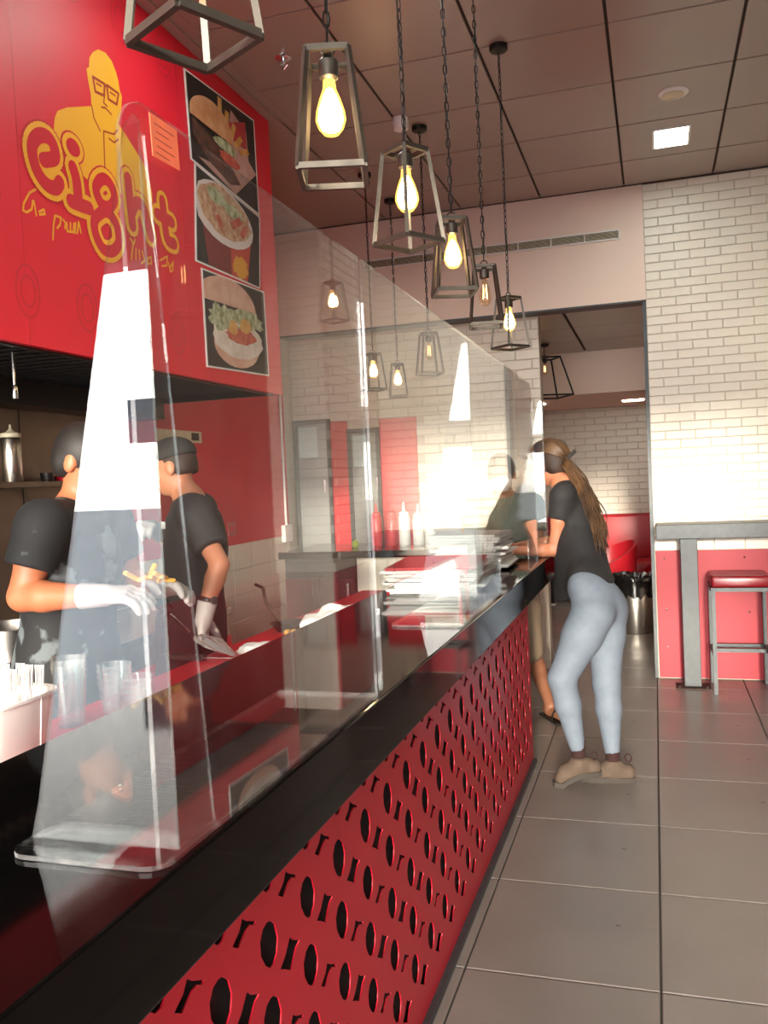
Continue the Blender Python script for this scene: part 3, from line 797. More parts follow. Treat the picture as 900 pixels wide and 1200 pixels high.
# ------------------------------------------------------------------ pendant lanterns
def lantern(h=0.240, b=0.066, t=0.042, w=0.010, chain=1.2, m='gunmetal', lit=True, links=True, cano=True, soc=0.045):
    r = empty('pendant_lantern', (0, 0, 0))
    bc = [(-b, -b, 0), (b, -b, 0), (b, b, 0), (-b, b, 0)]
    tc = [(-t, -t, h), (t, -t, h), (t, t, h), (-t, t, h)]
    f = B(); f2 = B()
    for i in range(4):
        j = (i + 1) % 4
        f.bar(bc[i], bc[j], w, w * 1.2); f2.bar(tc[i], tc[j], w, w * 1.2)
    f2.bar((0, -t, h), (0, t, h), w * 1.6, w)
    f.build('base_frame', m, r); f2.build('top_frame', m, r)
    for i in range(4):
        B().bar(bc[i], tc[i], w, w, up=(bc[i][1], -bc[i][0], 0)).build('corner_bar', m, r)
    B().lathe([(0.014, 0), (0.02, 0.004), (0.02, soc - 0.008), (0.012, soc)], (0, 0, h - soc - 0.002), 14).build('socket', m, r, smooth=True)
    zb = h - soc - 0.115
    k = h / 0.285
    prof = [(0.004, 0.0), (0.016, 0.004), (0.026, 0.016), (0.0315, 0.032), (0.0295, 0.05), (0.022, 0.074), (0.014, 0.094), (0.012, 0.112)]
    bu = B().lathe([(p * (1 if lit else .85), q) for p, q in prof], (0, 0, zb), 18).build('bulb', 'bulb_amber_glow' if lit else 'bulb_glass', r, smooth='all')
    if lit:
        B().lathe([(0.002, 0.010), (0.019, 0.014), (0.026, 0.032), (0.023, 0.055), (0.013, 0.082), (0.006, 0.095)], (0, 0, zb), 14).build('glow_core', 'bulb_core', bu, smooth='all')
    else:
        B().tube([(-0.006, 0, zb + 0.09), (-0.009, 0, zb + 0.03), (0.0, 0, zb + 0.075), (0.009, 0, zb + 0.03), (0.006, 0, zb + 0.09)], 0.0012, 5).build('filament', 'bulb_filament', bu)
    # hanging ring, chain, canopy
    n = 14
    B().tube([(0.014 * math.cos(2 * math.pi * i / n), 0, h + 0.016 + 0.014 * math.sin(2 * math.pi * i / n)) for i in range(n)], 0.0028, 6, closed=True).build('hook', m, r, smooth=True)
    ch = B(); z0 = h + 0.03; L = chain - z0; nl = max(4, int(L / 0.030)); st = L / nl
    if links:
        for q in range(nl):
            zc = z0 + st * (q + 0.5); hh = st * 0.5 + 0.004
            pts = []
            for i in range(8):
                tt = 2 * math.pi * i / 8
                a, bz = 0.0068 * math.cos(tt), hh * math.sin(tt)
                pts.append((a, 0, zc + bz) if q % 2 else (0, a, zc + bz))
            ch.tube(pts, 0.0021, 4, closed=True)
        ch.tube([(0.004 * math.sin(i * 1.3), 0.004 * math.cos(i * 1.3), z0 + (L) * i / 14) for i in range(15)], 0.0022, 5)
    else:
        ch.tube([(0, 0, z0 - 0.02), (0, 0, chain)], 0.004, 6)
    tag(ch.build('chain', 'lanblack', r), kind='stuff')
    if cano:
        B().lathe([(0.01, -0.035), (0.04, -0.03), (0.045, -0.024), (0.045, 0.0)], (0, 0, chain), 18).build('canopy', 'lanblack', r, smooth=True)
    return r
proto_lit = lantern(chain=ZC - 2.2)
proto_off = lantern(chain=ZC - 2.2, lit=False, m='gunmetal')
GRP = 'lantern pendants hanging in the shop'
SPOTS = [  # x, y, turn, lit, label
    (-0.594, 1.114, 62, 0, 'nearest lantern pendant cut off by the top left edge of the photo'),
    (-0.609, 1.707, 17, 1, 'large glowing lantern pendant, second in the row above the bar'),
    (-0.604, 2.265, 58, 1, 'glowing lantern pendant turned cornerwise, third in the row above the bar'),
    (-0.630, 2.935, 22, 1, 'glowing lantern pendant, fourth in the row above the bar'),
    (-0.652, 3.643, 12, 0, 'unlit lantern pendant, fifth in the row before the long air vent'),
    (-0.660, 4.33, 50, 1, 'farthest glowing lantern pendant in the row above the bar'),
    (-1.82, 5.73, 40, 1, 'glowing lantern pendant seen through the screen, leftmost of three'),
    (-1.82, 6.33, 15, 1, 'glowing lantern pendant seen through the screen, middle of three'),
    (-1.27, 5.12, 30, 0, 'unlit lantern pendant seen through the screen, rightmost of three'),
    (0.47, 2.80, 50, 0, 'lantern pendant half cut off by the right edge of the photo'),
    (0.80, 5.25, 20, 1, 'glowing lantern pendant out of frame that mirrors in the near screen')]
used = [False, False]
for x, y, a_, lit, lab in SPOTS:
    src = proto_lit if lit else proto_off
    if not used[lit]: o = src; used[lit] = True
    else: o = copy_tree(src)
    o.location = (x, y, 2.2); o.rotation_euler = (0, 0, R(a_))
    tag(o, lab, 'pendant lamp', GRP)
o.location.z = 2.6; o.scale = (1, 1, 1)
for chd in o.children:
    if chd.name.startswith(('chain', 'canopy')): chd.location.z = 0
    if chd.name.startswith('chain'): chd.scale.z = (ZC - 2.6) / (ZC - 2.2)
    if chd.name.startswith('canopy'): chd.location.z = -0.4
bl = lantern(h=0.37, b=0.20, t=0.115, w=0.013, chain=ZB - 2.31, m='lanblack', lit=False, links=False)
bl.location = (-0.98, 8.55, 2.31); bl.rotation_euler = (0, 0, R(28))
tag(bl, 'wide black lantern pendant hanging in the back room behind the bar', 'pendant lamp', GRP)
# ------------------------------------------------------------------ bar table and stool at the pillar
t = empty('wall_bar_table', (0.6, 6.6, 0), 'grey metal high bar table fixed along the white brick pillar', 'table')
B().box(-0.005, 1.0, 6.45, YW - 0.03, 1.065, 1.168).build('table_top', 'greymetal', t, bev=0.004)
for x in (0.155, 0.86):
    B().box(x, x + 0.115, 6.50, 6.56, 0.008, 1.064).build('leg', 'greymetal', t, bev=0.003)
    pl = B().box(x - 0.06, x + 0.175, 6.44, 6.62, 0.0, 0.008).build('foot_plate', 'rust', t)
    for dx in (-0.035, 0.15):
        B().lathe([(0.012, 0), (0.012, 0.012)], (x + dx, 6.47, 0.008), 6).build('bolt', 'rust', pl)
for zz in (0.30, 0.36): B().lathe([(0.006, 0), (0.006, 0.003)], (0, 0, 0), 8).build('screw_mark', 'chrome', t, loc=(0.20 + (0.36 - zz) * 0.1, 6.5, zz)).rotation_euler = (R(90), 0, 0)
def stool(x, y, label):
    s = empty('bar_stool', (x, y, 0), label, 'bar stool')
    w = 0.36
    B().box(x - 0.01, x + w + 0.01, y - 0.01, y + w + 0.01, 0.735, 0.815).build('seat', 'vinyl', s, bev=0.018, seg=3, smooth=True)
    f = B()
    for a, b_ in (((x, y), (x + w, y)), ((x + w, y), (x + w, y + w)), ((x + w, y + w), (x, y + w)), ((x, y + w), (x, y))):
        f.bar((*a, 0.722), (*b_, 0.722), 0.026, 0.026)
    f.build('seat_frame', 'greymetal', s)
    for a, b_ in ((x, y), (x + w, y), (x + w, y + w), (x, y + w)):
        B().box(a - 0.013, a + 0.013, b_ - 0.013, b_ + 0.013, 0, 0.709).build('leg', 'greymetal', s)
    for a, b_, z in (((x, y + w), (x + w, y + w), 0.27), ((x, y), (x, y + w), 0.27), ((x + w, y), (x + w, y + w), 0.27), ((x, y + w * .5), (x + w, y + w * .5), 0.27)):
        B().bar((*a, z), (*b_, z), 0.02, 0.026).build('rung', 'greymetal', s)
stool(0.355, 6.36 - 0.03, 'backless bar stool with dark red padded seat under the wall table')

# ------------------------------------------------------------------ back room
tc = empty('trash_can', (-0.22, 8.72, 0), 'round steel waste bin lined with a black bag in the doorway', 'bin')
B().lathe([(0.175, 0.0), (0.18, 0.01), (0.185, 0.44), (0.18, 0.46)], (-0.22, 8.72, 0), 32).build('body', 'steel', tc, smooth=True)
rr = random.Random(3); n = 40
vs, fs = [], []
for k, (r_, z) in enumerate(((0.20, 0.36), (0.205, 0.42), (0.20, 0.50), (0.225, 0.54), (0.20, 0.56), (0.12, 0.50))):
    for j in range(n):
        q = r_ * (1 + 0.09 * rr.uniform(-1, 1)); tt = 2 * math.pi * j / n
        vs.append((-0.22 + q * math.cos(tt), 8.72 + q * math.sin(tt), z + (0.03 * rr.uniform(-1, 1) if k in (0, 3, 4) else 0)))
for k in range(5):
    for j in range(n): fs.append((k * n + j, k * n + (j + 1) % n, (k + 1) * n + (j + 1) % n, (k + 1) * n + j))
fs.append(tuple(range(5 * n, 6 * n)))
B().add(vs, fs).build('bin_bag', mat('bin_bag_black', '#0e0d0d', 0.25), tc, smooth='all')

so = empty('bench_sofa', (-0.8, 11.1, 0), 'long red upholstered bench along the back brick wall', 'sofa')
B().box(-2.9, 1.2, 10.75, 11.47, 0.02, 0.28).build('base', 'blackm', so)
for k in range(4):
    x0 = -2.62 + 0.97 * k - 0.10
    B().box(x0 + 0.005, x0 + 0.965, 10.70, 11.27, 0.28, 0.47).build('seat_cushion', 'sofa', so, bev=0.035, seg=3, smooth=True)
    B().box(x0 + 0.005, x0 + 0.965, 11.27, 11.47, 0.42, 1.02).build('back_cushion', 'sofa', so, bev=0.04, seg=3, smooth=True)
def tub(x, y, rot, label, top):
    c = empty('tub_chair', (0, 0, 0), label, 'chair', 'red tub chairs in the back room')
    n = 24; prof = []
    b = B(); vs = []; fs = []
    for i in range(n + 1):
        a = R(-50 + 280 * i / n)
        hh = 0.50 + (top - 0.50) * (0.5 - 0.5 * math.cos(2 * math.pi * i / n)) ** 0.6
        for rr_, zz in ((0.25, 0.30), (0.30, 0.45), (0.32, hh), (0.285, hh), (0.265, 0.45), (0.22, 0.30)):
            vs.append((rr_ * math.cos(a), rr_ * math.sin(a), zz))
    for i in range(n):
        for j in range(6):
            fs.append((i * 6 + j, i * 6 + (j + 1) % 6, (i + 1) * 6 + (j + 1) % 6, (i + 1) * 6 + j))
    fs += [tuple(range(6)), tuple(reversed(range(n * 6, n * 6 + 6)))]
    b.add(vs, fs).build('shell', 'sofa', c, smooth=True)
    B().lathe([(0.20, 0.34), (0.25, 0.36), (0.255, 0.42), (0.22, 0.45), (0.05, 0.46)], (0, 0, 0), 24).build('seat', 'sofa', c, smooth=True)
    for a in (45, 135, 225, 315):
        B().tube([(0.17 * math.cos(R(a)), 0.17 * math.sin(R(a)), 0.35), (0.22 * math.cos(R(a)), 0.22 * math.sin(R(a)), 0.0)], [0.018, 0.012], 8).build('leg', 'blackm', c)
    c.location = (x, y, 0); c.rotation_euler = (0, 0, R(rot))
tub(-0.52, 9.75, -65, 'red tub chair left of the steel bin before the bench', 0.80)
tub(0.16, 9.75, -110, 'red tub chair half hidden by the pillar edge', 0.88)
sh = empty('sneaker', (-1.3, 10.4, 0), 'black sneaker with a white sole on the back room floor', 'shoe')
B().box(-1.42, -1.17, 10.36, 10.46, 0.0, 0.03).build('sole', 'whitep', sh, bev=0.01)
B().add([(-1.42, 10.37, .03), (-1.18, 10.37, .03), (-1.18, 10.45, .03), (-1.42, 10.45, .03), (-1.40, 10.38, .06), (-1.19, 10.38, .13), (-1.19, 10.44, .13), (-1.40, 10.44, .06), (-1.29, 10.38, .12), (-1.29, 10.44, .12)],
        [(0, 1, 5, 8, 4), (3, 7, 9, 6, 2), (4, 8, 9, 7), (8, 5, 6, 9), (1, 2, 6, 5), (0, 4, 7, 3)]).build('upper', 'jeans', sh)

# ------------------------------------------------------------------ kitchen furniture
pt_ = empty('prep_table', (-1.35, 2.8, 0), 'red topped prep table behind the bar counter', 'table')
box('table_top', mat('red_laminate', '#cf1d2c', 0.35, var=0.06, vscale=4), -1.62, -1.065, 0.6, 4.7, 0.91, 0.95, pt_, bev=0.003)
B().box(-1.58, -1.08, 0.6, 4.65, 0.1, 0.91).build('cabinet', 'blackm', pt_)
for y in (0.7, 1.9, 3.2, 4.5): box('leg', 'steel', -1.58, -1.53, y, y + 0.05, 0, 0.1, pt_)
rg = empty('cooking_range', (-2.6, 2.6, 0), 'stainless cooking range with a red lower front along the kitchen wall', 'range')
B().box(-2.965, -2.32, 1.0, 4.4, 0.10, 0.86).build('body', 'steel', rg)
box('red_front', 'redp', -2.32, -2.31, 1.0, 4.4, 0.16, 0.74, rg)
B().box(-2.965, -2.30, 1.0, 4.4, 0.86, 0.90).build('cooktop', 'steel', rg, bev=0.004)
for k in range(12): box('slot', 'darkback', -2.31, -2.308, 1.7 + 0.1 * k, 1.75 + 0.1 * k, 0.70, 0.712, rg)
for k in range(6):
    kb = B().lathe([(0.022, 0), (0.022, 0.02), (0.012, 0.028)], (0, 0, 0), 14).build('knob', 'blackm', rg, loc=(-2.31, 1.5 + 0.5 * k, 0.62)); kb.rotation_euler = (0, R(90), 0)
for y in (1.1, 2.6, 4.2): box('foot', 'steel', -2.9, -2.84, y, y + 0.05, 0, 0.1, rg); box('foot', 'steel', -2.45, -2.40, y, y + 0.05, 0, 0.1, rg)
for k, (y, r_, hh) in enumerate(((2.55, 0.16, 0.10), (2.98, 0.17, 0.14), (3.4, 0.14, 0.09))):
    p = empty('steel_pan', (-2.6, y, 0.9), ['wide shallow steel pan on the range behind the near cook', 'deep steel pan on the range, middle of three', 'small steel pan on the range, farthest of three'][k], 'pan', 'pans on the range')
    B().lathe([(r_ * .9, 0.0), (r_, 0.01), (r_, hh), (r_ + 0.008, hh), (r_ - 0.004, hh - 0.002), (r_ - 0.006, 0.012), (0.02, 0.010)], (-2.6, y, 0.9), 28, cap=False).build('bowl', 'steel', p, smooth=True)
    B().bar((-2.6 + r_, y, 0.9 + hh * .8), (-2.6 + r_ + 0.12, y, 0.9 + hh), 0.02, 0.008).build('handle', 'steel', p)
sf = empty('wall_shelf', (-2.85, 3.0, 1.62), 'steel wall shelf under the hood on the sooty splashback', 'shelf')
B().box(-2.965, -2.72, 2.4, 3.95, 1.615, 1.64).build('board', 'steeld', sf)
for y in (2.6, 3.7): B().bar((-2.96, y, 1.50), (-2.75, y, 1.615), 0.02).build('bracket', 'steeld', sf)
bt = empty('steel_bottle', (-2.85, 3.36, 1.64), 'tall steel dispenser bottle with a pale cap on the wall shelf', 'bottle')
B().lathe([(0.042, 0), (0.045, 0.005), (0.045, 0.20), (0.04, 0.21)], (-2.85, 3.36, 1.64), 24).build('body', 'steel', bt, smooth=True)
B().lathe([(0.046, 0.21), (0.046, 0.228), (0.02, 0.236), (0.006, 0.25), (0.004, 0.27)], (-2.85, 3.36, 1.64), 20).build('cap', 'cream', bt, smooth=True)
q = empty('small_pot', (-2.85, 3.60, 1.64), 'small dark pot on the wall shelf', 'pot')
B().lathe([(0.028, 0), (0.034, 0.04), (0.034, 0.045), (0.03, 0.042), (0.025, 0.01)], (-2.85, 3.60, 1.64), 20, cap=True).build('cup', 'darksteel', q, smooth=True)
B().bar((-2.82, 3.60, 1.678), (-2.78, 3.78, 1.705), 0.006).build('spoon', 'steel', q)
q = empty('red_tub', (-2.85, 3.74, 1.64), 'low red tub on the wall shelf', 'tub')
B().lathe([(0.05, 0), (0.055, 0.02), (0.05, 0.03), (0.02, 0.034)], (-2.85, 3.74, 1.64), 20).build('tub', 'redp', q, smooth=True)
for k, (y, dy) in enumerate(((3.84, -0.02), (3.88, 0.06))):
    kn = empty('kitchen_tongs', (-2.85, y, 1.64), ['white handled tool standing upright on the wall shelf', 'white handled tool leaning over on the wall shelf'][k], 'utensil')
    B().bar((-2.85, y, 1.641), (-2.85, y + dy * .9, 1.74), 0.016).build('handle', 'whitep', kn)
    B().bar((-2.85, y + dy * .9, 1.74), (-2.85, y + dy, 1.757), 0.014).build('end_cap', 'blackm', kn)

bk = empty('back_cabinet', (-2.1, 5.55, 0), 'dark red cabinet with chrome handles at the kitchen end', 'cabinet')
B().box(-2.36, -1.87, 5.30, 5.92, 0.0, 1.085).build('body', 'blackm', bk)
for k in range(2):
    x0 = -2.355 + 0.243 * k
    for z0, z1 in ((0.08, 0.60), (0.62, 0.95)):
        d = box('door', mat('maroon_door', '#47151a', 0.3), x0, x0 + 0.236, 5.282, 5.30, z0, z1, bk)
        B().bar((x0 + 0.20, 5.27, z1 - 0.12), (x0 + 0.20, 5.27, z1 - 0.03), 0.014).build('handle', 'chrome', d)
wt = empty('tiled_base', (-1.55, 5.55, 0), 'white tiled counter base right of the dark red cabinet', 'counter base')
B().box(-1.865, -1.22, 5.32, 5.92, 0.0, 1.085).build('body', 'mortar', wt)
for k in range(3):
    for j in range(5):
        place('wall_tile', brick_mesh('wall_tile', 'brick', 0.208, 0.012, 0.208), wt, (-1.865 + 0.1075 + 0.215 * k, 5.315, 0.11 + 0.214 * j))
bct = empty('back_countertop', (-1.8, 5.6, 1.085), 'black stone worktop at the kitchen end carrying squeeze bottles', 'counter top')
B().box(-2.38, -1.2, 5.24, 5.94, 1.085, 1.13).build('slab', 'black', bct, bev=0.003)
redsq = mat('red_squeeze', '#c2444a', 0.35); 
for k, (x, y, m, lab) in enumerate(((-1.80, 5.58, redsq, 'red sauce squeeze bottle, leftmost on the back worktop'), (-1.70, 5.60, redsq, 'red sauce squeeze bottle beside the white ones'),
        (-1.60, 5.56, 'whitep', 'white squeeze bottle, left of three on the back worktop'), (-1.515, 5.60, 'whitep', 'white squeeze bottle, middle of three on the back worktop'), (-1.435, 5.60, 'whitep', 'white squeeze bottle, right of three on the back worktop'))):
    b = empty('squeeze_bottle', (x, y, 1.13), lab, 'bottle', 'squeeze bottles on the back worktop')
    s_ = 1.0 if k < 3 else 0.93
    B().lathe([(0.034, 0), (0.038, 0.006), (0.038, 0.19 * s_), (0.03, 0.205 * s_)], (x, y, 1.13), 20).build('body', m, b, smooth=True)
    B().lathe([(0.032, 0.205 * s_), (0.032, 0.225 * s_), (0.012, 0.235 * s_), (0.005, 0.29 * s_), (0.003, 0.295 * s_)], (x, y, 1.13), 16).build('nozzle', m, b, smooth=True)
lm = empty('lime', (-1.93, 5.5, 1.13), 'green lime on the back worktop', 'fruit')
B().lathe([(0.004, 0), (0.018, 0.005), (0.026, 0.022), (0.02, 0.042), (0.005, 0.052)], (-1.93, 5.5, 1.13), 16).build('peel', mat('lime_green', '#9dbb3a', 0.45), lm, smooth='all')
B().lathe([(0.004, 0), (0.003, 0.006)], (-1.93, 5.5, 1.181), 8).build('stem', 'food', lm)

# conduit and small boxes on the red wall
cd = empty('wall_conduit', (XL + 0.03, 6.72, 1.2), 'thin white conduit running down the red wall to a socket box', 'conduit')
B().tube([(XL + 0.025, 6.70, 2.6), (XL + 0.025, 6.70, 1.24)], 0.010).build('pipe', 'whitep', cd, smooth=True)
B().box(XL + 0.013, XL + 0.05, 6.62, 6.77, 1.10, 1.24).build('socket_box', 'whitep', cd, bev=0.005)
dv = empty('wall_label', (XL + 0.02, 5.13, 1.9), 'worn cream label strip on the red wall above the cap', 'label')
B().box(XL + 0.0125, XL + 0.03, 4.78, 5.34, 1.885, 1.962).build('board', 'cream', dv, bev=0.003)
B().box(XL + 0.03, XL + 0.031, 5.2, 5.3, 1.90, 1.95).build('print', 'rust', dv)
so2 = empty('wall_socket', (XL + 0.02, 5.55, 1.24), 'small dull socket plate low on the red wall', 'socket')
B().box(XL + 0.0125, XL + 0.02, 5.68, 5.80, 1.22, 1.32).build('plate', mat('dusty_red', '#b5575a', 0.5), so2, bev=0.002)
B().box(XL + 0.02, XL + 0.022, 5.71, 5.77, 1.25, 1.29).build('insert', 'redp', so2)

# ------------------------------------------------------------------ things on the prep table
def tub_box(name, loc, w, d, h, m, parent_label, cat):
    x, y, z = loc
    o = empty(name, loc, parent_label, cat)
    t_ = 0.004
    vs = []
    prof = [(0.86, 0.0), (1.0, h), (1.04, h + 0.002), (1.04, h + 0.008), (0.97, h + 0.006), (0.84, t_)]
    n = 28
    for s_, zz in prof:
        for j in range(n):
            a = 2 * math.pi * j / n; ca, sa = math.cos(a), math.sin(a)
            e = 0.45
            vs.append((x + s_ * w / 2 * math.copysign(abs(ca) ** e, ca), y + s_ * d / 2 * math.copysign(abs(sa) ** e, sa), z + zz))
    fs = [(k * n + j, k * n + (j + 1) % n, (k + 1) * n + (j + 1) % n, (k + 1) * n + j) for k in range(5) for j in range(n)]
    fs += [tuple(reversed(range(n))), tuple(range(5 * n, 6 * n))]
    B().add(vs, fs).build('shell', m, o, smooth=True)
    return o
tub_box('white_container', (-1.42, 1.50, 0.95), 0.30, 0.26, 0.19, 'whitep', 'rounded white plastic container holding plastic forks at the left edge', 'container')
rr = random.Random(5)
for k in range(12):
    fx, fy = -1.38 + 0.028 * (k % 4), 1.45 + 0.05 * (k // 4)
    fo = empty('plastic_fork', (fx, fy, 0.96), 'white plastic fork standing in the white container', 'fork', 'forks in the white container')
    tx, ty = fx + 0.02 + rr.uniform(-0.004, 0.004), fy + rr.uniform(-0.008, 0.008)
    B().bar((fx, fy, 0.958), (tx, ty, 1.16), 0.012, 0.003).build('handle', 'whitep', fo)
    for d in (-0.008, -0.0027, 0.0027, 0.008):
        B().bar((tx + d, ty, 1.16), (tx + d * 1.2 + 0.003, ty, 1.21), 0.003, 0.003).build('tine', 'paper', fo)
for k, (x, y, hh, lab) in enumerate(((-1.52, 1.96, 0.19, 'stack of clear plastic cups behind the near screen, left one'), (-1.42, 2.02, 0.15, 'stack of clear plastic cups behind the near screen, middle one'), (-1.33, 1.98, 0.12, 'stack of clear plastic cups behind the near screen, right one'))):
    cs = empty('cup_stack', (x, y, 0.95), lab, 'cups', 'clear cup stacks')
    for j in range(4):
        z0 = 0.95 + 0.016 * j + (hh - 0.12) * 0
        B().lathe([(0.034, 0.0), (0.045, hh * .7), (0.047, hh * .7), (0.047, hh * .7 + 0.004), (0.043, hh * .7 + 0.003), (0.032, 0.003)], (x, y, z0), 22, cap=True).build('cup', 'clear_plastic', cs, smooth=True)
kf = empty('kitchen_knife', (-1.55, 2.78, 0.955), 'black handled kitchen knife lying on the red prep table', 'knife')
B().bar((-1.74, 2.80, 0.962), (-1.57, 2.78, 0.962), 0.03, 0.02).build('handle', 'blackm', kf, bev=0.004)
B().add([(-1.57, 2.768, .962), (-1.57, 2.795, .962), (-1.42, 2.785, .962), (-1.40, 2.77, .962), (-1.57, 2.768, .965), (-1.57, 2.795, .963), (-1.42, 2.785, .963), (-1.40, 2.77, .964)], [(3, 2, 1, 0), (4, 5, 6, 7), (0, 1, 5, 4), (1, 2, 6, 5), (2, 3, 7, 6), (3, 0, 4, 7)]).build('blade', 'chrome', kf)
pn = empty('frying_basket', (-1.52, 3.42, 0.95), 'small dark frying pan with a bent handle on the prep table', 'pan')
B().lathe([(0.07, 0), (0.095, 0.03), (0.10, 0.032), (0.09, 0.028), (0.066, 0.006)], (-1.50, 3.42, 0.95), 26).build('pan', 'darksteel', pn, smooth=True)
B().tube([(-1.58, 3.47, 0.975), (-1.66, 3.50, 1.06), (-1.68, 3.52, 1.12), (-1.73, 3.55, 1.13)], 0.008).build('handle', 'steeld', pn, smooth=True)
for k in range(3):
    fo = empty('potato_piece', (-1.49 + 0.025 * k, 3.33, 0.98), 'small yellow potato piece by the frying pan, %s of three' % ('leftmost', 'middle', 'rightmost')[k], 'food', 'potato pieces by the pan')
    B().box(-1.49 + 0.025 * k, -1.472 + 0.025 * k, 3.30 + 0.01 * k, 3.325 + 0.01 * k, 0.951, 0.97).build('piece', 'food', fo, bev=0.004)
def crumple(name, c, r, label, cat, m, seed, sz=0.4, parent_part='sheet'):
    rr = random.Random(seed); o = empty(name, c, label, cat)
    bm = bmesh.new(); bmesh.ops.create_icosphere(bm, subdivisions=3, radius=1)
    for v_ in bm.verts:
        k = 1 + 0.25 * (rr.random() - 0.5)
        v_.co = Vector((v_.co.x * r[0] * k, v_.co.y * r[1] * k, (max(v_.co.z, -0.2) + 0.2) * r[2] * k + 0.001))
    me = bpy.data.meshes.new(parent_part); bm.to_mesh(me); bm.free()
    me.materials.append(M_(m)); link(parent_part, me, o)
crumple('paper_wrap', (-1.25, 3.33, 0.95), (0.16, 0.12, 0.10), 'crumpled white paper wrap behind the bar edge', 'paper', 'paper', 4)
crumple('paper_wrap', (-1.43, 2.95, 0.95), (0.09, 0.07, 0.03), 'flat torn white paper scrap on the prep table under the bag', 'paper', 'paper', 9)

# ------------------------------------------------------------------ stacks of paper on the bar top
rr = random.Random(21)
def stack(cx, cy, n, w, d, lab, h0=CZ, redtop=True, part=''):
    z = h0
    for k in range(n):
        th = rr.uniform(0.008, 0.016)
        o = empty('paper_stack', (cx, cy, z), (lab[0] % ORD[k]) if not (redtop and k == n - 1) else lab[1], 'paper', lab[2])
        a = rr.uniform(-0.12, 0.12); dx, dy = rr.uniform(-0.03, 0.03), rr.uniform(-0.03, 0.03)
        b = B()
        nn = 5
        for s in range(nn):      # a few ruffled leaves per bundle
            zz0, zz1 = z + th * s / nn, z + th * (s + 0.8) / nn
            ww, dd = w * rr.uniform(0.92, 1.0) / 2, d * rr.uniform(0.92, 1.0) / 2
            if s == 0: sheet0 = (ww, dd)
            c_, s_ = math.cos(a + rr.uniform(-0.03, 0.03)), math.sin(a)
            vs = [(cx + dx + x * c_ - y * s_, cy + dy + x * s_ + y * c_, zq) for zq in (zz0, zz1) for x, y in ((-ww, -dd), (ww, -dd), (ww, dd), (-ww, dd))]
            B().add(vs, [(0, 3, 2, 1), (4, 5, 6, 7), (0, 1, 5, 4), (1, 2, 6, 5), (2, 3, 7, 6), (3, 0, 4, 7)]).build('sheet', 'redpaper' if (redtop and k == n - 1) else ('paper' if rr.random() > 0.25 else 'greymetal' if rr.random() > 0.7 else 'paper'), o)
        z += th + 0.0008
ORD = ['lowest', 'second lowest', 'third lowest', 'fourth lowest', 'fifth lowest', 'sixth lowest', 'seventh lowest', 'eighth lowest', 'ninth lowest', 'tenth lowest', 'second from the top', 'topmost']
LB = ('white wrapping paper bundle, %s of the near stack on the bar', 'red paper bundle on top of the near paper stack', 'near paper stack on the bar')
stack(-0.85, 3.48, 8, 0.36, 0.50, LB)
LB2 = ('white wrapping paper bundle, %s of the far stack on the bar', 'red bundle', 'far paper stack on the bar')
stack(-0.86, 4.22, 12, 0.34, 0.38, LB2, redtop=False)
fl = empty('white_flower', (-0.90, 4.0, 1.27), 'white spiky paper flower standing on the far paper stack', 'flower')
fl.location = (-0.90, 4.15, 1.30); ORG[fl.name] = Vector(fl.location)
B().tube([(-0.90, 4.15, 1.30), (-0.90, 4.15, 1.40)], 0.004).build('stem', 'food', fl)
for k in range(16):
    a, b_ = 2 * math.pi * k / 16, rr.uniform(-0.5, 0.8)
    d = Vector((math.cos(a) * math.cos(b_), math.sin(a) * math.cos(b_), math.sin(b_)))
    B().bar(Vector((-0.90, 4.15, 1.40)), Vector((-0.90, 4.15, 1.40)) + d * 0.065, 0.014, 0.004).build('petal', 'whitep', fl)
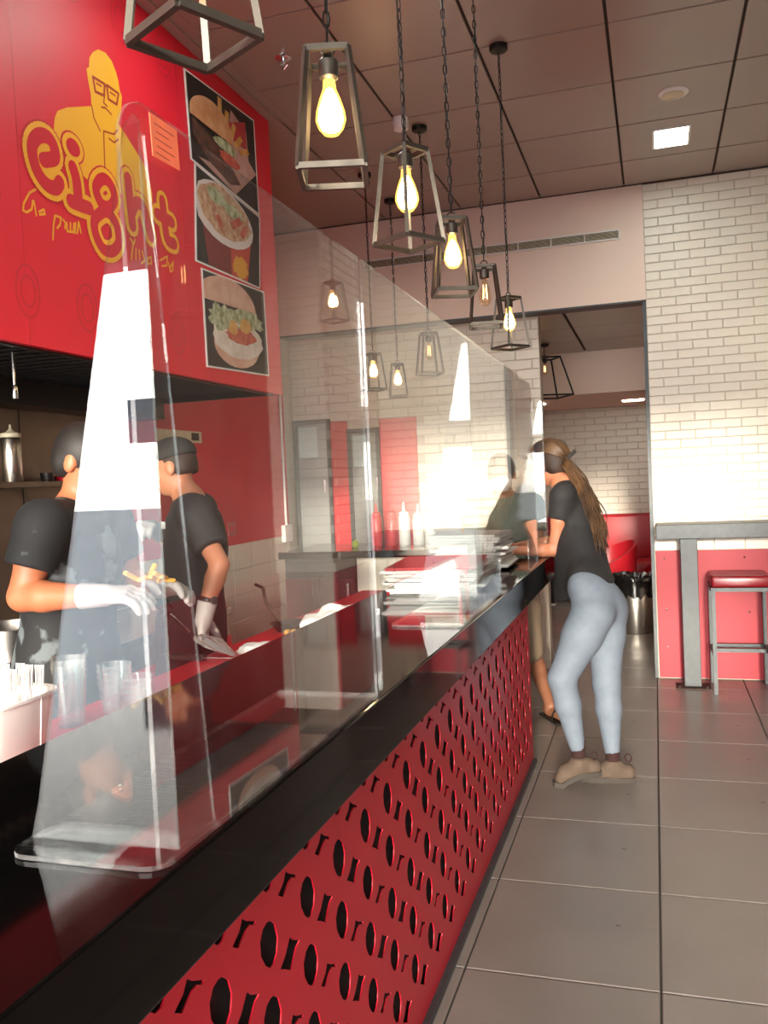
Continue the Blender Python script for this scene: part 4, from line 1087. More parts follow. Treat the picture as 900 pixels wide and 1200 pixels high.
# ------------------------------------------------------------------ people: smooth bodies from blended round cones
def nrm(v):
    v = np.array(v, float); return v / (np.linalg.norm(v) + 1e-12)
class Sdf:
    def __init__(s): s.p = []
    def cone(s, a, b, ra, rb, k=0.02, cap0=False, cap1=False, flat=None):
        """flat = (direction, factor): squash the cross-section along that direction"""
        s.p.append(('c', np.array(a, float), np.array(b, float), ra, rb, k, cap0, cap1, flat)); return s
    def ell(s, c, r, ax=None, k=0.02):
        A = np.eye(3) if ax is None else np.array([nrm(x) for x in ax])
        s.p.append(('e', np.array(c, float), np.array(r, float), A, k)); return s
    def chain(s, pts, rs, k=0.02, **kw):
        for i in range(len(pts) - 1): s.cone(pts[i], pts[i + 1], rs[i], rs[i + 1], k, **kw)
        return s
    def grid(s, h, cuts):
        lo = np.full(3, 1e9); hi = -lo
        bb = []
        for p in s.p:
            if p[0] == 'c': r = max(p[3], p[4]) * 1.3; l = np.minimum(p[1], p[2]) - r; u = np.maximum(p[1], p[2]) + r
            else: r = p[2].max(); l = p[1] - r; u = p[1] + r
            bb.append((l, u)); lo = np.minimum(lo, l); hi = np.maximum(hi, u)
        lo = lo - 3 * h; hi = hi + 3 * h
        n = np.ceil((hi - lo) / h).astype(int) + 1
        D = np.full(n, 1.0, np.float32)
        for p, (l, u) in zip(s.p, bb):
            k = p[5] if p[0] == 'c' else p[4]
            m = k + 3 * h
            i0 = np.maximum(((l - m - lo) / h).astype(int), 0); i1 = np.minimum(((u + m - lo) / h).astype(int) + 2, n)
            ax = [lo[d] + h * np.arange(i0[d], i1[d], dtype=np.float32) for d in range(3)]
            X, Y, Z = np.meshgrid(*ax, indexing='ij')
            if p[0] == 'c':
                a, b, ra, rb = p[1], p[2], p[3], p[4]
                ab = b - a; L2 = max(ab @ ab, 1e-9)
                px, py, pz = X - a[0], Y - a[1], Z - a[2]
                t = (px * ab[0] + py * ab[1] + pz * ab[2]) / L2
                tc = np.clip(t, 0, 1)
                qx, qy, qz = px - tc * ab[0], py - tc * ab[1], pz - tc * ab[2]
                if p[8] is not None:
                    fd, ff = p[8]; fd = nrm(fd); w_ = (qx * fd[0] + qy * fd[1] + qz * fd[2]) * (1 / ff - 1)
                    qx, qy, qz = qx + w_ * fd[0], qy + w_ * fd[1], qz + w_ * fd[2]
                d = np.sqrt(qx * qx + qy * qy + qz * qz) - (ra + (rb - ra) * tc)
                L = math.sqrt(L2)
                if p[6]: d = np.maximum(d, -t * L)
                if p[7]: d = np.maximum(d, (t - 1) * L)
            else:
                c, r, A = p[1], p[2], p[3]
                px, py, pz = X - c[0], Y - c[1], Z - c[2]
                q = [(px * A[i, 0] + py * A[i, 1] + pz * A[i, 2]) for i in range(3)]
                k0 = np.sqrt(sum((q[i] / r[i]) ** 2 for i in range(3))); k1 = np.sqrt(sum((q[i] / r[i] ** 2) ** 2 for i in range(3))) + 1e-9
                d = k0 * (k0 - 1) / k1
            S = D[i0[0]:i1[0], i0[1]:i1[1], i0[2]:i1[2]]
            if k > 0:
                hh = np.clip(0.5 + 0.5 * (S - d) / k, 0, 1)
                S[...] = S + (d - S) * hh - k * hh * (1 - hh)
            else: S[...] = np.minimum(S, d)
        if cuts:
            ax = [lo[d] + h * np.arange(n[d], dtype=np.float32) for d in range(3)]
            for pnt, nn in cuts:
                nn = nrm(nn)
                pl = (ax[0] - pnt[0])[:, None, None] * nn[0] + (ax[1] - pnt[1])[None, :, None] * nn[1] + (ax[2] - pnt[2])[None, None, :] * nn[2]
                D = np.maximum(D, pl)
        return D, lo
    def build(s, name, m, parent, h=0.008, cuts=None):
        D, lo = s.grid(h, cuts)
        ins = D < 0
        n = np.array(D.shape) - 1
        acc = np.zeros(tuple(n) + (3,), np.float32); cnt = np.zeros(tuple(n), np.float32)
        def sub(A, o): return A[o[0]:o[0] + n[0], o[1]:o[1] + n[1], o[2]:o[2] + n[2]]
        for d in range(3):
            for a in (0, 1):
                for b in (0, 1):
                    o0 = [0, 0, 0]; e = [i for i in range(3) if i != d]; o0[e[0]] = a; o0[e[1]] = b
                    o1 = list(o0); o1[d] = 1
                    A0, A1 = sub(D, o0), sub(D, o1)
                    msk = sub(ins, o0) != sub(ins, o1)
                    t = np.where(msk, A0 / np.where(msk, A0 - A1, 1), 0)
                    for q in range(3):
                        acc[..., q] += np.where(msk, (t if q == d else o0[q]), 0)
                    cnt += msk
        act = cnt > 0
        idx = np.full(tuple(n), -1, np.int64); ii = np.argwhere(act); idx[act] = np.arange(len(ii))
        V = lo + h * (ii + acc[act] / cnt[act][:, None])
        F = []
        for d in range(3):
            e = [(d + 1) % 3, (d + 2) % 3]
            s0 = [slice(0, n[i]) for i in range(3)]
            s1 = list(s0); s1[d] = slice(1, n[d] + 1)
            ch = ins[tuple(s0)] != ins[tuple(s1)]
            for q in e:
                sl = [slice(None)] * 3; sl[q] = 0; ch[tuple(sl)] = False
            P = np.argwhere(ch); u = np.zeros(3, int); u[e[0]] = 1; v = np.zeros(3, int); v[e[1]] = 1
            g = lambda Q: idx[Q[:, 0], Q[:, 1], Q[:, 2]]
            quad = np.stack([g(P - u - v), g(P - v), g(P), g(P - u)], 1)
            st = ins[P[:, 0], P[:, 1], P[:, 2]]
            quad[~st] = quad[~st][:, ::-1]
            F.append(quad)
        F = np.concatenate(F); F = F[(F >= 0).all(1)]
        # two gentle smoothing passes
        for _ in range(2):
            sm = np.zeros_like(V); c_ = np.zeros(len(V))
            for a, b in ((0, 1), (1, 2), (2, 3), (3, 0)):
                np.add.at(sm, F[:, a], V[F[:, b]]); np.add.at(c_, F[:, a], 1)
                np.add.at(sm, F[:, b], V[F[:, a]]); np.add.at(c_, F[:, b], 1)
            V = V * 0.5 + 0.5 * sm / np.maximum(c_, 1)[:, None]
        o_ = np.array(org(parent))
        me = bpy.data.meshes.new(name)
        me.vertices.add(len(V)); me.vertices.foreach_set('co', (V - o_).astype(np.float32).ravel())
        me.loops.add(F.size); me.loops.foreach_set('vertex_index', F.ravel().astype(np.int32))
        me.polygons.add(len(F)); me.polygons.foreach_set('loop_start', np.arange(0, F.size, 4, dtype=np.int32))
        me.update(calc_edges=True); me.validate()
        me.polygons.foreach_set('use_smooth', [True] * len(me.polygons))
        me.materials.append(M_(m))
        return link(name, me, parent)

def axes(f, up=(0, 0, 1)):
    f = nrm(f); r = nrm(np.cross(f, up)); u = np.cross(r, f); return f, r, u
def head(S, c, f, up=(0, 0, 1), sc=1.0, k=0.012):
    """c = centre of the skull; f = where the face looks"""
    f, r, u = axes(f, up); c = np.array(c, float)
    P = lambda a, b, d: c + (f * a + r * b + u * d) * sc
    S.ell(P(-0.012, 0, 0.025), np.array([0.098, 0.077, 0.094]) * sc, (f, r, u), k)       # cranium
    S.ell(P(0.022, 0, -0.045), np.array([0.068, 0.060, 0.078]) * sc, (f, r, u), 0.03)   # face and jaw
    S.ell(P(0.052, 0, -0.098), np.array([0.026, 0.026, 0.018]) * sc, (f, r, u), 0.02)    # chin
    S.ell(P(0.062, 0, 0.012), np.array([0.025, 0.052, 0.012]) * sc, (f, r, u), 0.012)    # brow
    S.cone(P(0.082, 0, 0.0), P(0.104, 0, -0.032), 0.009 * sc, 0.013 * sc, 0.012)         # nose
    S.ell(P(0.086, 0.013, -0.038), np.array([0.011, 0.009, 0.008]) * sc, (f, r, u), 0.006)
    S.ell(P(0.086, -0.013, -0.038), np.array([0.011, 0.009, 0.008]) * sc, (f, r, u), 0.006)
    S.ell(P(0.080, 0, -0.064), np.array([0.012, 0.025, 0.007]) * sc, (f, r, u), 0.006)   # lips
    S.ell(P(0.078, 0, -0.075), np.array([0.012, 0.021, 0.007]) * sc, (f, r, u), 0.006)
    for s in (-1, 1):
        S.ell(P(-0.012, s * 0.079, -0.015), np.array([0.022, 0.010, 0.033]) * sc, (f, r + s * 0 * f, u), 0.008)   # ears
        S.ell(P(0.06, s * 0.042, -0.03), np.array([0.02, 0.02, 0.02]) * sc, (f, r, u), 0.015)                   # cheeks
    return P
def hand(S, w, d, pn, side, curl=0.6, sc=1.0, spread=0.10, k=0.006, g=0.0):
    """w wrist, d direction of the fingers, pn palm normal, side = direction of the thumb"""
    d = nrm(d); side = nrm(np.array(side) - d * np.dot(side, d)); pn = nrm(np.cross(d, side)) * (1 if np.dot(np.cross(d, side), pn) > 0 else -1)
    w = np.array(w, float)
    S.ell(w + d * 0.05 * sc, np.array([0.052, 0.042, 0.018 + g]) * sc, (d, side, pn), 0.015)
    for i, (off, L) in enumerate(((0.030, 0.070), (0.010, 0.078), (-0.010, 0.072), (-0.030, 0.056))):
        b0 = w + (d * 0.088 + side * off) * sc
        dd = nrm(d + side * off * spread * 20 * 0.1)
        a = curl * (0.85 + 0.1 * i)
        d1 = nrm(dd * math.cos(a) + pn * math.sin(a)); d2 = nrm(dd * math.cos(a * 2) + pn * math.sin(a * 2)); d3 = nrm(dd * math.cos(a * 2.6) + pn * math.sin(a * 2.6))
        p1 = b0 + d1 * L * 0.48 * sc; p2 = p1 + d2 * L * 0.32 * sc; p3 = p2 + d3 * L * 0.25 * sc
        S.chain([b0 - d * 0.02 * sc, b0, p1, p2, p3], [x * sc + g for x in (0.010, 0.0095, 0.009, 0.0082, 0.0072)], k)
    t0 = w + (d * 0.022 + side * 0.028) * sc
    t1 = t0 + nrm(side * 0.75 + d * 0.65 + pn * 0.35) * 0.042 * sc; t2 = t1 + nrm(side * 0.25 + d * 0.85 + pn * 0.5) * 0.03 * sc; t3 = t2 + nrm(d * 0.9 + pn * 0.6) * 0.025 * sc
    S.chain([t0, t1, t2, t3], [x * sc + g for x in (0.014, 0.0115, 0.0105, 0.0085)], 0.01)
def V3(*a): return np.array(a, float)
def lerp(a, b, t): return np.array(a) * (1 - t) + np.array(b) * t

def person(loc, label, J, skin, build=1.0, hands=(), neck_r=0.056):
    """J: pelvis, chest, neck, skull, face(dir), and left/right sh, el, wr, hip, kn, an, toe"""
    o = empty('person', loc, label, 'person')
    S = Sdf()
    f = nrm(J['f']); side = nrm(np.array(J['hip_r']) - np.array(J['hip_l']))
    up = nrm(np.array(J['chest']) - np.array(J['pelvis']))
    S.ell(J['pelvis'], V3(0.115, 0.165, 0.12) * build, (np.cross(up, side), side, up), 0.03)
    S.cone(lerp(J['pelvis'], J['chest'], 0.25), lerp(J['pelvis'], J['chest'], 0.8), 0.125 * build, 0.13 * build, 0.05, flat=(np.cross(up, side), 0.8))
    sh = nrm(np.array(J['sh_r']) - np.array(J['sh_l']))
    S.ell(J['chest'], V3(0.115, 0.165, 0.17) * build, (np.cross(up, sh), sh, up), 0.05)
    S.cone(lerp(J['chest'], J['neck'], 0.6), J['neck'], 0.10 * build, neck_r + 0.01, 0.04)
    P = head(S, J['skull'], J['face'], J.get('hup', (0, 0, 1)))
    S.cone(J['neck'], np.array(J['skull']) - V3(0, 0, 0.05) - nrm(J['face']) * 0.02, neck_r, neck_r * 0.92, 0.025)
    for s in 'lr':
        S.cone(J['neck'] - up * 0.01, J['sh_' + s], 0.05 * build, 0.056 * build, 0.04)
        S.chain([J['sh_' + s], lerp(J['sh_' + s], J['el_' + s], 0.45), J['el_' + s]], [0.056 * build, 0.050 * build, 0.041 * build], 0.02)
        S.chain([J['el_' + s], lerp(J['el_' + s], J['wr_' + s], 0.3), J['wr_' + s]], [0.041 * build, 0.043 * build, 0.028 * build], 0.012)
        S.chain([J['hip_' + s], lerp(J['hip_' + s], J['kn_' + s], 0.35), J['kn_' + s]], [0.105 * build, 0.092 * build, 0.060 * build], 0.03)
        S.chain([J['kn_' + s], lerp(J['kn_' + s], J['an_' + s], 0.32), J['an_' + s]], [0.058 * build, 0.060 * build, 0.037 * build], 0.015)
        if 'toe_' + s in J:
            a, t = np.array(J['an_' + s]), np.array(J['toe_' + s]); d = nrm((t - a) * V3(1, 1, 0)); b = V3(a[0], a[1], t[2])
            S.cone(b - d * 0.05, t, 0.034, 0.024, 0.02); S.cone(a, b, 0.037, 0.034, 0.02)
    for w_, d, pn, sd, cu in hands: hand(S, w_, d, pn, sd, cu)
    S.build('body', skin, o, 0.0072)
    return o, P
def eyes(o, P):
    for s in (-1, 1):
        e = Sdf().ell(P(0.070, s * 0.031, -0.002), V3(0.012, 0.014, 0.009)).build('eye', 'eye', o, 0.003)
        Sdf().ell(P(0.080, s * 0.031, -0.002), V3(0.004, 0.006, 0.006)).build('pupil', 'hairk', e, 0.0018)
        Sdf().cone(P(0.083, s * 0.016, 0.018), P(0.072, s * 0.048, 0.020), 0.004, 0.003).build('eyebrow', 'hairk', o, 0.0025)
def shirt(o, J, m, hem, build=1.0, sleeve=0.62, loose=0.016, hemdir=None, extra=None, neck_cut=0.0):
    S = Sdf(); g = loose
    side = nrm(np.array(J['hip_r']) - np.array(J['hip_l'])); up = nrm(np.array(J['chest']) - np.array(J['pelvis'])); fw = np.cross(up, side)
    sh = nrm(np.array(J['sh_r']) - np.array(J['sh_l']))
    S.ell(J['pelvis'], V3(0.125, 0.168, 0.19) * build + g, (fw, side, up), 0.04)
    S.cone(lerp(J['pelvis'], J['chest'], 0.1), lerp(J['pelvis'], J['chest'], 0.85), 0.135 * build + g, 0.138 * build + g, 0.06, flat=(fw, 0.82))
    S.ell(J['chest'], V3(0.118, 0.168, 0.175) * build + g, (np.cross(up, sh), sh, up), 0.05)
    S.cone(lerp(J['chest'], J['neck'], 0.6), lerp(J['chest'], J['neck'], 0.93), 0.10 * build + g, 0.062 + g * .6, 0.04, cap1=True)
    for s in 'lr':
        S.cone(lerp(J['neck'], J['chest'], 0.12), J['sh_' + s], 0.048 * build + g * .6, 0.056 * build + g, 0.045)
        e = lerp(J['sh_' + s], J['el_' + s], sleeve)
        S.cone(J['sh_' + s], e, 0.058 * build + g, 0.054 * build + g * 1.1, 0.03, cap1=True)
    if extra: extra(S)
    cuts = [((0, 0, hem) if np.isscalar(hem) else hem[0], (0, 0, -1) if np.isscalar(hem) else hem[1])]
    return S.build('t_shirt', m, o, 0.0085, cuts)
def trousers(o, J, m, build=1.0, g=0.012, to=0.97, top=None, name='trousers', r=(0.108, 0.095, 0.064, 0.062, 0.05)):
    S = Sdf()
    side = nrm(np.array(J['hip_r']) - np.array(J['hip_l'])); up = nrm(np.array(J['chest']) - np.array(J['pelvis'])); fw = np.cross(up, side)
    S.ell(J['pelvis'], V3(0.118, 0.168, 0.13) * build + g, (fw, side, up), 0.03)
    for s in 'lr':
        S.chain([J['hip_' + s], lerp(J['hip_' + s], J['kn_' + s], 0.35), J['kn_' + s]], [r[0] * build + g, r[1] * build + g, r[2] * build + g], 0.03)
        if to > 0:
            S.cone(J['kn_' + s], lerp(J['kn_' + s], J['an_' + s], 0.35), r[2] * build + g, r[3] * build + g, 0.02)
            S.cone(lerp(J['kn_' + s], J['an_' + s], 0.35), lerp(J['kn_' + s], J['an_' + s], to), r[3] * build + g, r[4] * build + g, 0.02, cap1=True)
    return S.build(name, m, o, 0.0085, [((0, 0, top), (0, 0, 1))] if top else None)
def hair_cap(o, c, f, m, up=(0, 0, 1), grow=0.008, front=0.045, low=-0.05, name='hair', sc=1.0):
    f, r, u = axes(f, up); c = np.array(c, float)
    S = Sdf().ell(c + f * -0.012 + u * 0.025, (V3(0.098, 0.077, 0.094) + grow), (f, r, u)).ell(c + f * -0.055 + u * -0.02, V3(0.05, 0.068, 0.06) + grow, (f, r, u), 0.02)
    n1 = nrm(f * 1.0 - u * 0.55)
    return S.build(name, m, o, 0.006, [(c + f * front, n1), (c + u * low, -u)])
def gloves(o, J, specs):
    for w_, d, pn, sd, cu, fa in specs:
        S = Sdf(); hand(S, w_, d, pn, sd, cu, 1.12, g=0.0025, k=0.008)
        S.cone(np.array(w_) + nrm(d) * 0.03, np.array(w_) + nrm(fa) * 0.05, 0.034, 0.040, 0.015, cap1=True)
        S.build('glove', 'glove', o, 0.0042)
def shoe(o, an, toe, m, ms, z=0.0, name='shoe', h=0.075, heel=0.06):
    a = np.array(an); t = np.array(toe); d = nrm((t - a) * V3(1, 1, 0))
    r = np.array([-d[1], d[0], 0])
    tz = t[2]; hz = a[2] - h
    hl = a - d * heel; hl[2] = hz
    tp = t.copy(); tp[2] = tz
    S = Sdf()
    S.cone(hl + V3(0, 0, 0.045), a * V3(1, 1, 0) + V3(0, 0, hz + 0.055), 0.042, 0.045, 0.02)
    S.cone(a * V3(1, 1, 0) + V3(0, 0, hz + 0.05), lerp(a * V3(1, 1, 0) + V3(0, 0, hz), tp, 0.55) + V3(0, 0, 0.045), 0.046, 0.043, 0.02)
    S.cone(lerp(a * V3(1, 1, 0) + V3(0, 0, hz), tp, 0.55) + V3(0, 0, 0.04), tp - d * 0.03 + V3(0, 0, 0.035), 0.043, 0.034, 0.02)
    S.cone(a * V3(1, 1, 0) + V3(0, 0, hz + 0.06), np.array(an) + V3(0, 0, 0.005), 0.045, 0.042, 0.02, cap1=True)
    sh_ = S.build(name, m, o, 0.006)
    b = B()
    nn = 12
    for (p, hw) in ((0, 0),): pass
    path = [(hl - d * 0.035, 0.030), (hl, 0.044), (a * V3(1, 1, 0) + V3(0, 0, hz), 0.042), (lerp(a * V3(1, 1, 0) + V3(0, 0, hz), tp, 0.6), 0.050), (tp - d * 0.03, 0.044), (tp + d * 0.012, 0.022)]
    vs = []
    for p, hw in path:
        for zz in (0.0, 0.026):
            for sd in (-1, 1): vs.append(tuple(p * V3(1, 1, 1) + r * hw * sd + V3(0, 0, zz)))
    fs = []
    for i in range(len(path) - 1):
        k = i * 4; q = k + 4
        fs += [(k, k + 1, q + 1, q), (k + 2, q + 2, q + 3, k + 3), (k, q, q + 2, k + 2), (k + 1, k + 3, q + 3, q + 1)]
    fs += [(0, 2, 3, 1), (len(vs) - 4, len(vs) - 3, len(vs) - 1, len(vs) - 2)]
    B().add(vs, fs).build('sole', ms, sh_, smooth=True)

# --- cook nearest the viewer: side on, facing right, gloved hands over the prep table
J = dict(f=(1, 0, 0), pelvis=V3(-1.90, 2.45, 0.97), chest=V3(-1.87, 2.45, 1.34), neck=V3(-1.835, 2.45, 1.52), skull=V3(-1.79, 2.46, 1.685), face=(0.94, 0.12, -0.25), hup=(0.25, 0, 1),
         sh_r=V3(-1.82, 2.27, 1.475), el_r=V3(-1.865, 2.21, 1.265), wr_r=V3(-1.60, 2.20, 1.268), sh_l=V3(-1.85, 2.64, 1.475), el_l=V3(-1.80, 2.70, 1.24), wr_l=V3(-1.55, 2.45, 1.26),
         hip_r=V3(-1.90, 2.36, 0.93), hip_l=V3(-1.90, 2.54, 0.93), kn_r=V3(-1.87, 2.35, 0.50), kn_l=V3(-1.89, 2.56, 0.50), an_r=V3(-1.90, 2.35, 0.09), an_l=V3(-1.92, 2.57, 0.09))
cook, P = person((-1.90, 2.45, 0), 'cook in a black camouflage t-shirt and white gloves at the near prep table', J, 'skin', 1.1)
eyes(cook, P)
shirt(cook, J, 'camo', 0.86, 1.08, sleeve=0.60, loose=0.022)
trousers(cook, J, 'jeans', top=1.0)
for s in 'lr': shoe(cook, J['an_' + s], J['an_' + s] + V3(0.19, 0, -0.075), 'jeans', 'sole')
hair_cap(cook, J['skull'], J['face'], 'hairk', J['hup'], grow=0.006, front=0.05, low=-0.07)
gloves(cook, J, [(J['wr_r'], (1, 0.25, 0.02), (0.0, 0.3, -1), (0, 1, 0.3), 0.45, (-1, 0, 0)), (J['wr_l'], (1, -0.25, 0.05), (0, -0.2, -1), (0.0, -1, 0.5), 0.4, J['el_l'] - J['wr_l'])])
fb = empty('potato_wedges', (-1.47, 2.27, 1.2), 'handful of yellow potato wedges held in the near cook\'s gloves', 'food')
rr = random.Random(2)
for k in range(7):
    c_ = V3(-1.475, 2.30, 1.298) + V3(rr.uniform(-.04, .04), rr.uniform(-.04, .04), 0.007 * k * .6); d_ = nrm((rr.uniform(-1, 1), rr.uniform(-1, 1), 0.2)) * 0.028
    B().bar(c_ - d_, c_ + d_, 0.016, 0.012).build('wedge', 'food', fb, bev=0.003)

# --- second cook: cap, face turned left, one gloved hand on a foil bag
J = dict(f=(-1, 0, 0), pelvis=V3(-1.98, 3.40, 0.96), chest=V3(-1.935, 3.40, 1.33), neck=V3(-1.955, 3.40, 1.525), skull=V3(-2.03, 3.40, 1.675), face=(-0.95, -0.2, -0.22), hup=(-0.2, 0, 1),
         sh_l=V3(-1.83, 3.20, 1.475), el_l=V3(-1.68, 3.13, 1.265), wr_l=V3(-1.735, 3.08, 1.075), sh_r=V3(-2.02, 3.60, 1.475), el_r=V3(-2.14, 3.66, 1.24), wr_r=V3(-2.20, 3.50, 1.40),
         hip_l=V3(-1.98, 3.31, 0.92), hip_r=V3(-1.98, 3.49, 0.92), kn_l=V3(-2.0, 3.30, 0.50), kn_r=V3(-2.0, 3.50, 0.50), an_l=V3(-1.97, 3.29, 0.09), an_r=V3(-1.97, 3.51, 0.09))
ck2, P = person((-1.98, 3.40, 0), 'cook in a black cap and charcoal t-shirt with a wristwatch before the red wall', J, 'skin2', 0.95)
eyes(ck2, P)
shirt(ck2, J, 'shirtg', 0.86, 0.95, sleeve=0.72, loose=0.022)
trousers(ck2, J, 'jeans', 0.95, top=1.0)
for s in 'lr': shoe(ck2, J['an_' + s], J['an_' + s] + V3(-0.19, 0, -0.075), 'jeans', 'sole')
hair_cap(ck2, J['skull'], J['face'], 'hairb', J['hup'], grow=0.004, front=0.0, low=-0.05)
f_, r_, u_ = axes(J['face'], J['hup']); c_ = J['skull']
cp = Sdf().ell(c_ - f_ * 0.012 + u_ * 0.045, V3(0.110, 0.088, 0.085), (f_, r_, u_)).build('cap', 'cap', ck2, 0.006, [(c_ + u_ * 0.030, -u_)])
Sdf().ell(c_ + f_ * 0.10 + u_ * 0.040, V3(0.085, 0.075, 0.012), (f_, r_, u_)).build('cap_peak', 'cap', cp, 0.005, [(c_ + f_ * 0.06, -f_)])
gloves(ck2, J, [(J['wr_l'], (-0.05, -0.05, -1), (1, 0.2, 0), (-0.3, 1, 0), 0.75, J['el_l'] - J['wr_l']), (J['wr_r'], (0.2, -1, 0.25), (0, 0, -1), (-1, 0, 0.2), 0.7, J['el_r'] - J['wr_r'])])
wa = lerp(J['wr_l'], J['el_l'], 0.27); wd = nrm(J['el_l'] - J['wr_l'])
wt_ = Sdf().cone(wa - wd * 0.011, wa + wd * 0.011, 0.0355, 0.0365, 0, True, True).build('wristwatch', 'blackm', ck2, 0.004)
Sdf().cone(wa + V3(0.030, -0.012, 0), wa + V3(0.042, -0.017, 0), 0.017, 0.016, 0, True, True).build('watch_face', 'greymetal', wt_, 0.003)
box('shirt_print', 'paper', -1.995, -1.975, 3.2225, 3.2235, 1.41, 1.44, ck2)
bg_ = empty('foil_bag', (-1.6, 2.95, 0.95), 'long crumpled clear wrapper held by the cook in the cap', 'bag')
rr = random.Random(12); n = 12; vs = []
pth = [(V3(-1.735, 3.02, 0.99), 0.02), (V3(-1.68, 2.98, 0.99), 0.035), (V3(-1.62, 2.93, 0.985), 0.042), (V3(-1.55, 2.88, 0.975), 0.030), (V3(-1.47, 2.82, 0.962), 0.008)]
for p, q in pth:
    for j in range(n):
        a = 2 * math.pi * j / n; rq = q * rr.uniform(0.7, 1.15)
        v_ = p + V3(0.6 * math.cos(a), 0.8 * math.cos(a), 0) * rq + V3(0, 0, math.sin(a) * rq * 0.6); v_[2] = max(v_[2], 0.9515); vs.append(tuple(v_))
fs = [(k * n + j, k * n + (j + 1) % n, (k + 1) * n + (j + 1) % n, (k + 1) * n + j) for k in range(4) for j in range(n)] + [tuple(reversed(range(n))), tuple(range(4 * n, 5 * n))]
B().add(vs, fs).build('wrapper', mat('foil', '#d8d3cf', 0.25, 0.7), bg_)
tg = empty('whisk', (-1.85, 2.95, 1.0), 'black ribbed handled kitchen tool in front of the cook in the cap', 'utensil')
B().tube([V3(-1.90, 3.02, 1.145), V3(-1.88, 3.0, 1.13), V3(-1.86, 2.99, 1.115), V3(-1.83, 2.985, 1.09)], [0.018, 0.024, 0.022, 0.014], 10).build('grip', 'blackm', tg, smooth=True)
B().tube([V3(-1.83, 2.985, 1.09), V3(-1.74, 2.97, 1.02)], 0.005, 8).build('rod', 'chrome', tg)
for k in range(3):
    q = lerp(V3(-1.90, 3.02, 1.145), V3(-1.84, 2.988, 1.098), 0.2 + 0.3 * k); d_ = nrm(V3(0.06, -0.03, -0.047))
    B().tube([q - d_ * 0.003, q + d_ * 0.003], 0.0255, 12).build('rib', 'chrome', tg)

# --- woman at the far end of the bar: leaning in, long hair, pale leggings
J = dict(f=(-1, 0.3, 0), pelvis=V3(-0.295, 4.47, 0.93), chest=V3(-0.405, 4.73, 1.31), neck=V3(-0.475, 4.80, 1.50), skull=V3(-0.545, 4.885, 1.625), face=(-0.75, 0.62, -0.12), hup=(-0.2, 0.15, 1),
         sh_l=V3(-0.462, 4.61, 1.45), el_l=V3(-0.515, 4.63, 1.165), wr_l=V3(-0.72, 4.56, 1.172), sh_r=V3(-0.39, 4.92, 1.43), el_r=V3(-0.52, 4.90, 1.19), wr_r=V3(-0.72, 4.83, 1.178),
         hip_l=V3(-0.315, 4.39, 0.87), hip_r=V3(-0.265, 4.54, 0.87), kn_l=V3(-0.475, 4.37, 0.545), kn_r=V3(-0.268, 4.51, 0.495), an_l=V3(-0.41, 4.40, 0.16), an_r=V3(-0.25, 4.49, 0.12))
gl, P = person((-0.3, 4.45, 0), 'woman in a black t-shirt and pale blue leggings leaning on the far bar end', J, 'skin2', 0.80, hands=[(J['wr_l'], (-1, 0.1, -0.02), (0, 0, -1), (0, 1, 0.2), 0.25), (J['wr_r'], (-1, -0.2, -0.1), (0, 0, -1), (0, -1, 0.2), 0.25)], neck_r=0.05)
eyes(gl, P)
def drape(S):
    S.cone(V3(-0.44, 4.68, 1.20), V3(-0.475, 4.55, 0.84), 0.07, 0.04, 0.08)
    S.cone(V3(-0.40, 4.66, 1.15), V3(-0.40, 4.52, 0.90), 0.09, 0.085, 0.08)
shirt(gl, J, 'shirt', (V3(-0.285, 4.46, 0.985), (0.35, 0.0, -0.94)), 0.74, sleeve=0.42, loose=0.018, extra=drape)
trousers(gl, J, 'leggings', 0.92, g=0.006, to=0.95, name='leggings', r=(0.112, 0.098, 0.069, 0.064, 0.034))
for s in 'lr':
    so_ = Sdf().cone(J['an_' + s] + V3(0, 0, 0.07), J['an_' + s] + V3(0, 0, -0.02), 0.034, 0.036, 0.01, True, True).build('sock', 'sock', gl, 0.005)
shoe(gl, J['an_l'] + V3(0.0, 0, -0.03), V3(-0.525, 4.36, 0.0), 'shoe', 'sole', h=0.085, heel=0.07)
shoe(gl, J['an_r'] + V3(0.0, 0, -0.02), V3(-0.40, 4.475, 0.0), 'shoe', 'sole', h=0.10, heel=0.07)
for a_ in (V3(-0.335, 4.40, 0.15), V3(-0.175, 4.49, 0.12)):
    n = 12
    B().tube([a_ + V3(0.016 * math.cos(2 * math.pi * i / n), 0, 0.02 * math.sin(2 * math.pi * i / n)) for i in range(n)], 0.004, 6, closed=True).build('heel_loop', 'sock', gl)
hair_cap(gl, J['skull'], J['face'], 'hairb', J['hup'], grow=0.007, front=0.02, low=-0.09)
rr = random.Random(31)
hb = B()
sk = J['skull']
root = sk + V3(0.075, -0.055, 0.01)
for k in range(110):
    a, b_ = rr.uniform(-1, 1), rr.uniform(-1, 1)
    p0 = root + V3(0.012 * b_, 0.04 * a, 0.03 * b_)
    end = V3(-0.262 + 0.025 * b_, 4.56 + 0.06 * a, 1.16 + rr.uniform(-0.03, 0.12))
    mid = V3(-0.315 + 0.035 * b_, 4.70 + 0.07 * a, 1.46)
    pts = []; ph = rr.uniform(0, 6); fq = rr.uniform(5, 8)
    for i in range(15):
        t = i / 14
        q = p0 * (1 - t) ** 2 + 2 * mid * t * (1 - t) + end * t * t
        pts.append(q + V3(0.011 * math.sin(fq * t * 2 + ph), 0.009 * math.cos(fq * t * 2 + ph), 0) * min(1, t * 3))
    hb.tube(pts, [0.0055 * (1 - 0.75 * (i / 14) ** 2) for i in range(15)], 5)
tag(hb.build('long_hair', 'hairl', gl, smooth='all', fix=False), kind='stuff')
B().bar(root + V3(0.005, 0.0, 0.0), root + V3(0.065, -0.02, 0.05), 0.008, 0.02).build('hair_clip', 'hairk', gl)

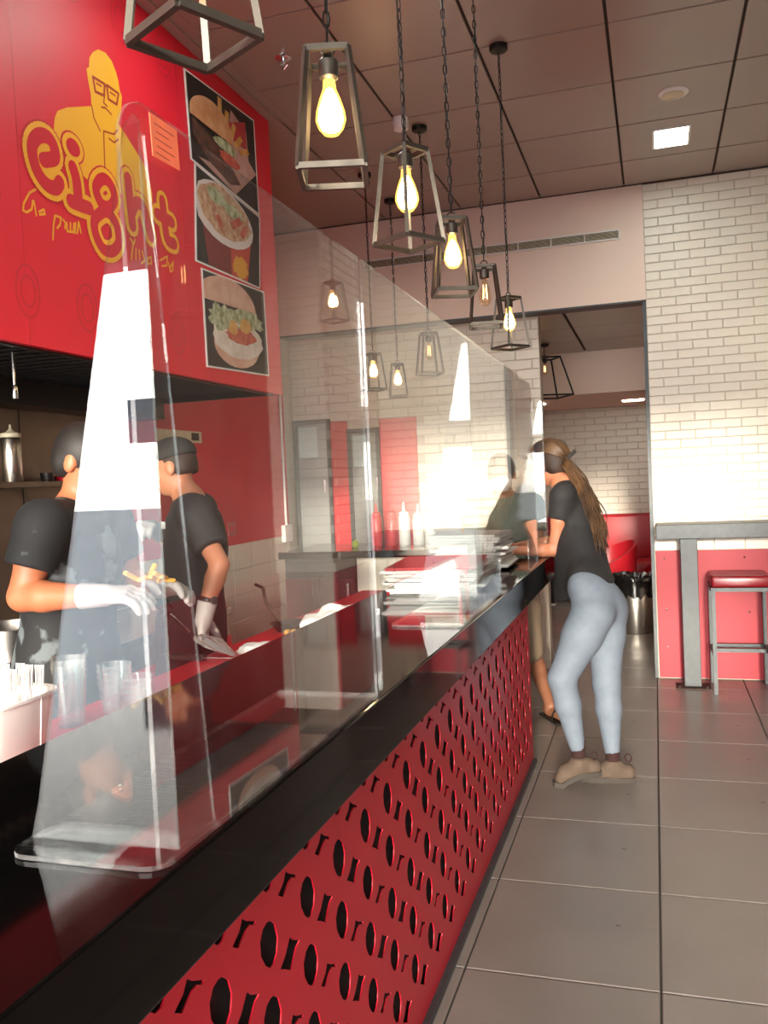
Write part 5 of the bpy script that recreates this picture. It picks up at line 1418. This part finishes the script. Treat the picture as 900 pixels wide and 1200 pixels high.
# strands combed over the crown
hc = B()
fh, rh, uh = axes(J['face'], J['hup'])
for k in range(130):
    a = rr.uniform(-1.45, 1.45)
    pts = []
    for i in range(9):
        t = i / 8; th = 0.25 + t * 1.9
        q = sk + (fh * (0.122 * math.cos(th) - 0.012) + uh * (0.118 * math.sin(th) * math.cos(a * 0.75) + 0.022) + rh * 0.104 * math.sin(th) * math.sin(a)) * 1.0
        q = lerp(q, root, max(0, (t - 0.5) / 0.5) ** 1.2)
        e = q - (sk + uh * 0.025 - fh * 0.012); g_ = np.array([e @ fh / 0.113, e @ rh / 0.092, e @ uh / 0.109]); l_ = np.linalg.norm(g_)
        if l_ < 1.0 and t < 0.97: q = q + e * (1.0 / max(l_, 0.2) - 1)
        pts.append(q)
    hc.tube(pts, 0.0065, 5)
tag(hc.build('combed_hair', 'hairl', gl, smooth='all', fix=False), kind='stuff')

# --- man behind the far screen: seen through the acrylic, mask, shorts and sandals
J = dict(f=(0, -1, 0), pelvis=V3(-0.92, 5.42, 0.90), chest=V3(-0.91, 5.41, 1.24), neck=V3(-0.905, 5.40, 1.43), skull=V3(-0.905, 5.37, 1.585), face=(0.05, -1, -0.08),
         sh_r=V3(-1.085, 5.42, 1.375), el_r=V3(-1.12, 5.36, 1.11), wr_r=V3(-1.0, 5.18, 1.12), sh_l=V3(-0.73, 5.42, 1.375), el_l=V3(-0.69, 5.36, 1.11), wr_l=V3(-0.82, 5.18, 1.14),
         hip_r=V3(-1.01, 5.42, 0.86), hip_l=V3(-0.83, 5.42, 0.86), kn_r=V3(-1.03, 5.38, 0.47), kn_l=V3(-0.775, 5.42, 0.47), an_r=V3(-1.04, 5.42, 0.09), an_l=V3(-0.69, 5.60, 0.09), toe_r=V3(-1.05, 5.24, 0.045), toe_l=V3(-0.61, 5.46, 0.045))
mn, P = person((-0.92, 5.42, 0), 'masked person in a grey-green t-shirt seen through the far screen', J, 'skin3', 0.92, hands=[(J['wr_r'], (1, -0.1, 0), (0, 1, 0), (0, 0, 1), 0.3), (J['wr_l'], (-1, -0.1, 0.05), (0, 1, 0), (0, 0, 1), 0.3)])
eyes(mn, P)
shirt(mn, J, 'tgrey', 0.80, 0.93, sleeve=0.6, loose=0.02)
trousers(mn, J, 'shorts', 0.93, g=0.02, to=0, top=0.95, name='shorts')
hair_cap(mn, J['skull'], J['face'], 'hairk', grow=0.008, front=0.055, low=-0.04)
f_, r_, u_ = axes(J['face']); c_ = J['skull']
mk = Sdf().ell(c_ + f_ * 0.030 - u_ * 0.052, V3(0.082, 0.068, 0.068), (f_, r_, u_)).build('face_mask', 'whitep', mn, 0.005, [(c_ + f_ * 0.028, -f_), (c_ - u_ * 0.018, u_)])
for s in 'lr':
    a, t = J['an_' + s], J['toe_' + s]; d = nrm((t - a) * V3(1, 1, 0)); b = V3(a[0], a[1], 0)
    sd_ = B().bar(b - d * 0.09 + V3(0, 0, 0.007), V3(t[0], t[1], 0.007) + d * 0.03, 0.085, 0.014).build('sandal', 'blackm', mn, bev=0.004)
    B().tube([V3(t[0], t[1], 0.01) - d * 0.05 + np.cross(d, V3(0, 0, 1)) * 0.04 * math.cos(x) + V3(0, 0, 0.07 * math.sin(x)) for x in np.linspace(0, math.pi, 9)], 0.006, 6).build('strap', 'blackm', sd_)
